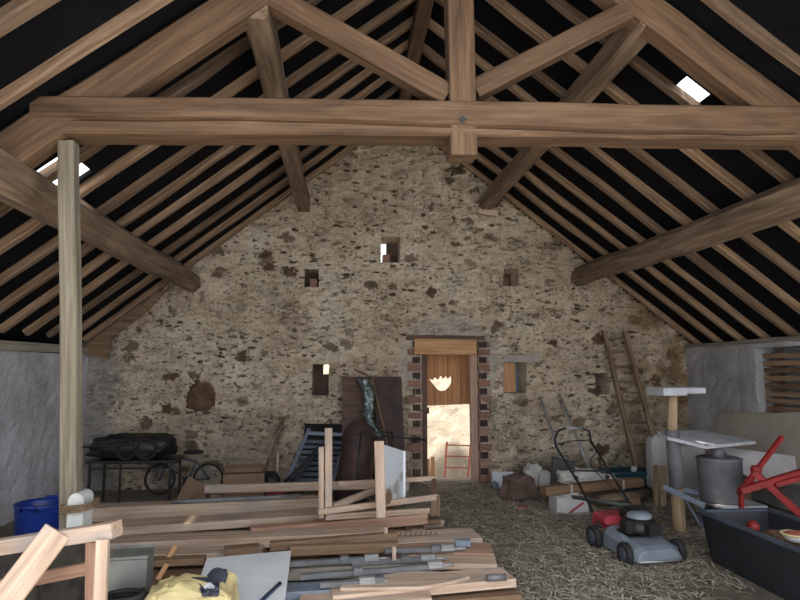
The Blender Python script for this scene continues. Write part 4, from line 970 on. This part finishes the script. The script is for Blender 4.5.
obj('drum_plate', boxvf((dx+.08, SY-.05, zd0-.012), (.46, .42, .025), .004), 'slab', Matrix(), sd0)
timber('frame_arm', PY(664, 487, SY-.05), PY(705, 506, SY-.35), .04, .05, 'bluegrey', sd0); timber('frame_arm', pm1+V((0, .05, 0)), V((dx+.2, SY+.15, zd0-.04)), .04, .05, 'bluegrey', sd0)
for xx, yy in ((dx-.12, SY+.12), (dx+.2, SY+.12), (dx+.22, SY-.2), (dx-.1, SY-.22)): timber('leg', (xx, yy, 0), (xx, yy, zd0-.02), .04, .04, 'bluegrey', sd0, up=(0, 1, 0))
timber('brace', PY(684, 498, SY), PY(700, 525, SY), .02, .04, 'bluegrey', sd0, up=(0, 1, 0))
# stakes, sacks and boards in the right corner
for (x, y0, y1, Y, w_, lab) in ((656, 508, 465, 7.0, .05, 'thin stake standing left of the home-made stand'), (663, 508, 466, 6.95, .07, 'broad stake standing behind the log of the stand')):
    a, b_ = PY(x, y0, Y), PY(x, y1, Y); tag(timber('stake', (a.x, Y, 0), b_, w_, .04, 'tan', up=(0, 1, 0)), lab, 'stake', 'stakes by the stand')
def sackvf(w_, d_, h_, seed):
    vs, fs = blobvf(w_, d_, h_/2, .45, .14, 3, seed, 30, 22); mn = min(v.z for v in vs); return [V((v.x, v.y*(1-.4*max(0, v.z/h_*2)), v.z-mn))+V((0, .03*noise.noise(v*11), 0)) for v in vs], fs
q = PY(662, 480, 7.5); tag(obj('sack', sackvf(.16, .14, PY(660, 438, 7.5).z, 3), 'bagw', Matrix.Translation((q.x, 7.5, 0)), None, True), 'upright white paper sack left of the log stand', 'sack')
q = PY(690, 480, 7.3); tag(obj('sack', sackvf(.22, .16, PY(690, 446, 7.3).z, 8), 'bagw', Matrix.Translation((q.x, 7.35, 0)), None, True), 'white paper sack behind the log stand', 'sack')
q = [PX(720, 414, 4.98), PX(812, 412, 4.98), PX(835, 492, 4.45), PX(700, 468, 4.55)]
tag(slab('board', q, .02, 'panelg'), 'big grey-beige board leaning on the right wall', 'board')
q4 = [PY(722, 447, 6.15), PY(795, 456, 5.95), PY(798, 480, 5.75), PY(760, 484, 5.75), PY(735, 468, 5.95)]
tag(slab('sheet', q4, .01, 'bagw'), 'white plastic sheet in front of the big grey-beige board', 'sheet')
q = PY(735, 470, 6.4); tag(obj('carton', boxvf((0, 0, .3), (.3, .2, .62), .01), 'card', Matrix.Translation((q.x+.02, 6.5, 0)) @ Matrix.Rotation(.2, 4, 'Z')), 'tall brown carton behind the grey drum', 'box')
# pallet slats in the recess
pl_ = thing('pallet', 'wooden pallet of horizontal slats standing in the recess of the right wall', 'pallet', (XR+.15, ry1-.8, rz0))
hh = rz1-rz0
for i in range(8):
    z = rz0+.05+i*(hh-.13)/7.2; timber('slat', (XR+.10, ry1-.03, z), (XR+.10, ry1-1.6, z), .022, .06, 'rafter', pl_)
for k in (.15, .8, 1.5): timber('block_post', (XR+.19, ry1-k, rz0), (XR+.19, ry1-k, rz1-.06), .09, .12, 'brownw', pl_, up=(0, 1, 0))
# black trough
c0 = PZ(703, 560, 0); zt = PY(700, 511, c0.y).z
tx0, tx1, ty0, ty1 = c0.x, c0.x+.62, 3.0, c0.y
tr_ = thing('trough', 'long black open trough in the right foreground', 'trough', ((tx0+tx1)/2, (ty0+ty1)/2, 0))
f_ = .05
def wallq(a, b2): return slabvf([(*a, .0), (*b2, .0), (*b2, zt), (*a, zt)], .02)
obj('side_walls', join(slabvf([(tx0+f_, ty0, 0), (tx0+f_, ty1-f_, 0), (tx0, ty1, zt), (tx0, ty0, zt)], .02, (1, 0, 0)), slabvf([(tx1-f_, ty0, 0), (tx1-f_, ty1-f_, 0), (tx1, ty1, zt), (tx1, ty0, zt)], .02, (-1, 0, 0)),
    slabvf([(tx0+f_, ty1-f_, 0), (tx1-f_, ty1-f_, 0), (tx1, ty1, zt), (tx0, ty1, zt)], .02, (0, -1, 0)), slabvf([(tx0+f_, ty0+f_, 0), (tx1-f_, ty0+f_, 0), (tx1, ty0, zt), (tx0, ty0, zt)], .02, (0, 1, 0))), 'trough', Matrix(), tr_)
obj('bottom', boxvf(((tx0+tx1)/2, (ty0+ty1)/2, .015), (tx1-tx0-.1, ty1-ty0-.1, .03)), 'trough', Matrix(), tr_)
obj('rim', join(boxvf((tx0, (ty0+ty1)/2, zt), (.045, ty1-ty0+.04, .022)), boxvf((tx1, (ty0+ty1)/2, zt), (.045, ty1-ty0+.04, .022)), boxvf(((tx0+tx1)/2, ty1, zt), (tx1-tx0, .045, .022)), boxvf(((tx0+tx1)/2, ty0, zt), (tx1-tx0, .045, .022))), 'slatgrey', Matrix(), tr_)
q = PY(752, 526, 4.7)
tag(obj('straw_heap', ([V((v.x, v.y, max(v.z, -.02)+.02)) for v in blobvf(.22, .8, .32, .8, .2, 4, 5)[0]], blobvf(.22, .8, .32, .8, .2, 4, 5)[1]), 'brownw', Matrix.Translation(((tx0+tx1)/2, 4.1, .035)), None, False), 'brown rubbish heap filling the black trough', 'rubbish', None, 'stuff')
q = PY(753, 527, 4.75); tag(blob('ball', (q.x, q.y, q.z-.0), (.05, .05, .05), 'red', None, 1, .02), 'small red ball on the heap in the black trough', 'ball')
q = PY(795, 541, 4.2)
bw = thing('bowl', 'yellow-rimmed bowl of reddish scraps inside the black trough', 'bowl', q)
obj('shell', lathe([(0, 0), (.06, 0), (.085, .05), (.08, .05), (.055, .01), (0, .01)], 24), 'bagw', Matrix.Translation(q), bw, True)
obj('rim', sweep([V((.085*math.cos(a), .085*math.sin(a), .05)) for a in [2*math.pi*i/24 for i in range(24)]], .008, 6, True), 'yellow', Matrix.Translation(q), bw, True)
tag(blob('scraps', q+V((0, 0, .045)), (.06, .06, .025), 'paintr', None, .9, .2), 'reddish scraps in the yellow-rimmed bowl', 'scraps')
# red steel frame
rf = thing('steel_frame', 'red painted folding steel frame lying behind the black trough', 'frame', (*PY(770, 490, 5.4).xy, 0))
def rb(a, b2, w_=.05, nm='bar'): return timber(nm, a, b2, w_, w_, 'red', rf, ch=.005)
rb(PY(782, 437, 5.5), PY(757, 470, 5.45), .04); rb(PY(759, 468, 5.45), PY(739, 494, 5.4), .045)
rb(PY(740, 491, 5.35), PY(835, 462, 5.3), .06); rb(PY(754, 472, 5.42), PY(800, 514, 5.2), .06); rb(PY(775, 485, 5.3), PY(830, 470, 5.25), .045)
j = PY(756, 470, 5.45); obj('pivot', blobvf(.045, .04, .045, .7, 0), 'red', Matrix.Translation(j), rf, True)
a = PY(741, 492, 5.4); rb(a, V((a.x+.02, a.y+.05, 0)), .04, 'leg'); a = PY(799, 512, 5.2); rb(a, V((a.x, a.y, 0)), .04, 'leg')
a = PY(832, 463, 5.3); rb(a, V((a.x, a.y, 0)), .04, 'leg')
q = PY(522, 503, 7.0); tag(blob('scrap', (q.x, q.y-.0, .02), (.06, .03, .02), 'redm', None, .7, .2), 'small pink scrap lying on the straw before the stone block', 'scrap')

# ------------------------------------------------------------------ straw
m, nt, b = newmat('straw'); g = nt.nodes.new('ShaderNodeNewGeometry')
c = ramp(nt, g.outputs['Random Per Island'], [(0, (.15, .13, .095)), (.4, (.31, .275, .215)), (.75, (.50, .45, .37)), (1, (.66, .61, .52))])
nt.links.new(c, b.inputs['Base Color']); b.inputs['Roughness'].default_value = .7; MAT['straw'] = m
vs, fs = [], []
rs = random.Random(3)
def strand(x, y, z, L, a, w_, lift):
    n0 = len(vs); d = V((math.cos(a), math.sin(a), 0)); s = V((-d.y, d.x, 0))*w_/2; kn = rs.uniform(-.3, .3)
    p = V((x, y, z)); pts = [p, p+d*L*.5+s*kn*8+V((0, 0, lift)), p+d*L+V((0, 0, lift*rs.uniform(.1, 1.2)))]
    tl_ = V((0, 0, rs.uniform(0, w_*.5)))
    for q in pts: vs.append(q-s+tl_); vs.append(q+s)
    fs.extend([[n0, n0+1, n0+3, n0+2], [n0+2, n0+3, n0+5, n0+4]])
cnt = 0
while cnt < 38000:
    y = rs.uniform(3.3, 8.45); x = rs.uniform(-.4, 4.6)
    dens = .55+.8*noise.noise(V((x*1.1, y*1.1, 0)))+(.3 if x < 2.6 else -.15)
    if rs.random() > dens*(1.25 if y < 6 else .8): continue
    if x < 1.0 and 3.4 < y < 6.6: 
        if rs.random() > .12: continue
    if tx0-.05 < x < tx1+.05 and y < ty1+.05: continue
    strand(x, y, rs.uniform(.004, .022), rs.uniform(.05, .19), rs.uniform(0, 6.28), rs.uniform(.003, .0065), rs.uniform(0, .03)); cnt += 1
o = obj('straw', (vs, fs), 'straw'); tag(o, 'loose straw scattered over the earth floor of the barn', 'straw', None, 'stuff')

# ------------------------------------------------------------------ light
w = bpy.data.worlds.new('sky'); S.world = w; w.use_nodes = True
w.node_tree.nodes['Background'].inputs[0].default_value = (.93, .96, 1.0, 1); w.node_tree.nodes['Background'].inputs[1].default_value = 1.0
sl_ = bpy.data.lights.new('sun', 'SUN'); sl_.energy = 4.6; sl_.angle = .02; sl_.color = (1, .92, .80)
so = bpy.data.objects.new('sun', sl_); COL.objects.link(so); so.rotation_euler = V((.22, .33, -.92)).to_track_quat('-Z', 'Y').to_euler()
S.view_settings.view_transform = 'Standard'; S.view_settings.look = 'None'; S.view_settings.gamma = 1; S.view_settings.use_curve_mapping = False
S.view_settings.exposure = 1.5
S.cycles.use_denoising = True; S.cycles.max_bounces = 10; S.cycles.diffuse_bounces = 4
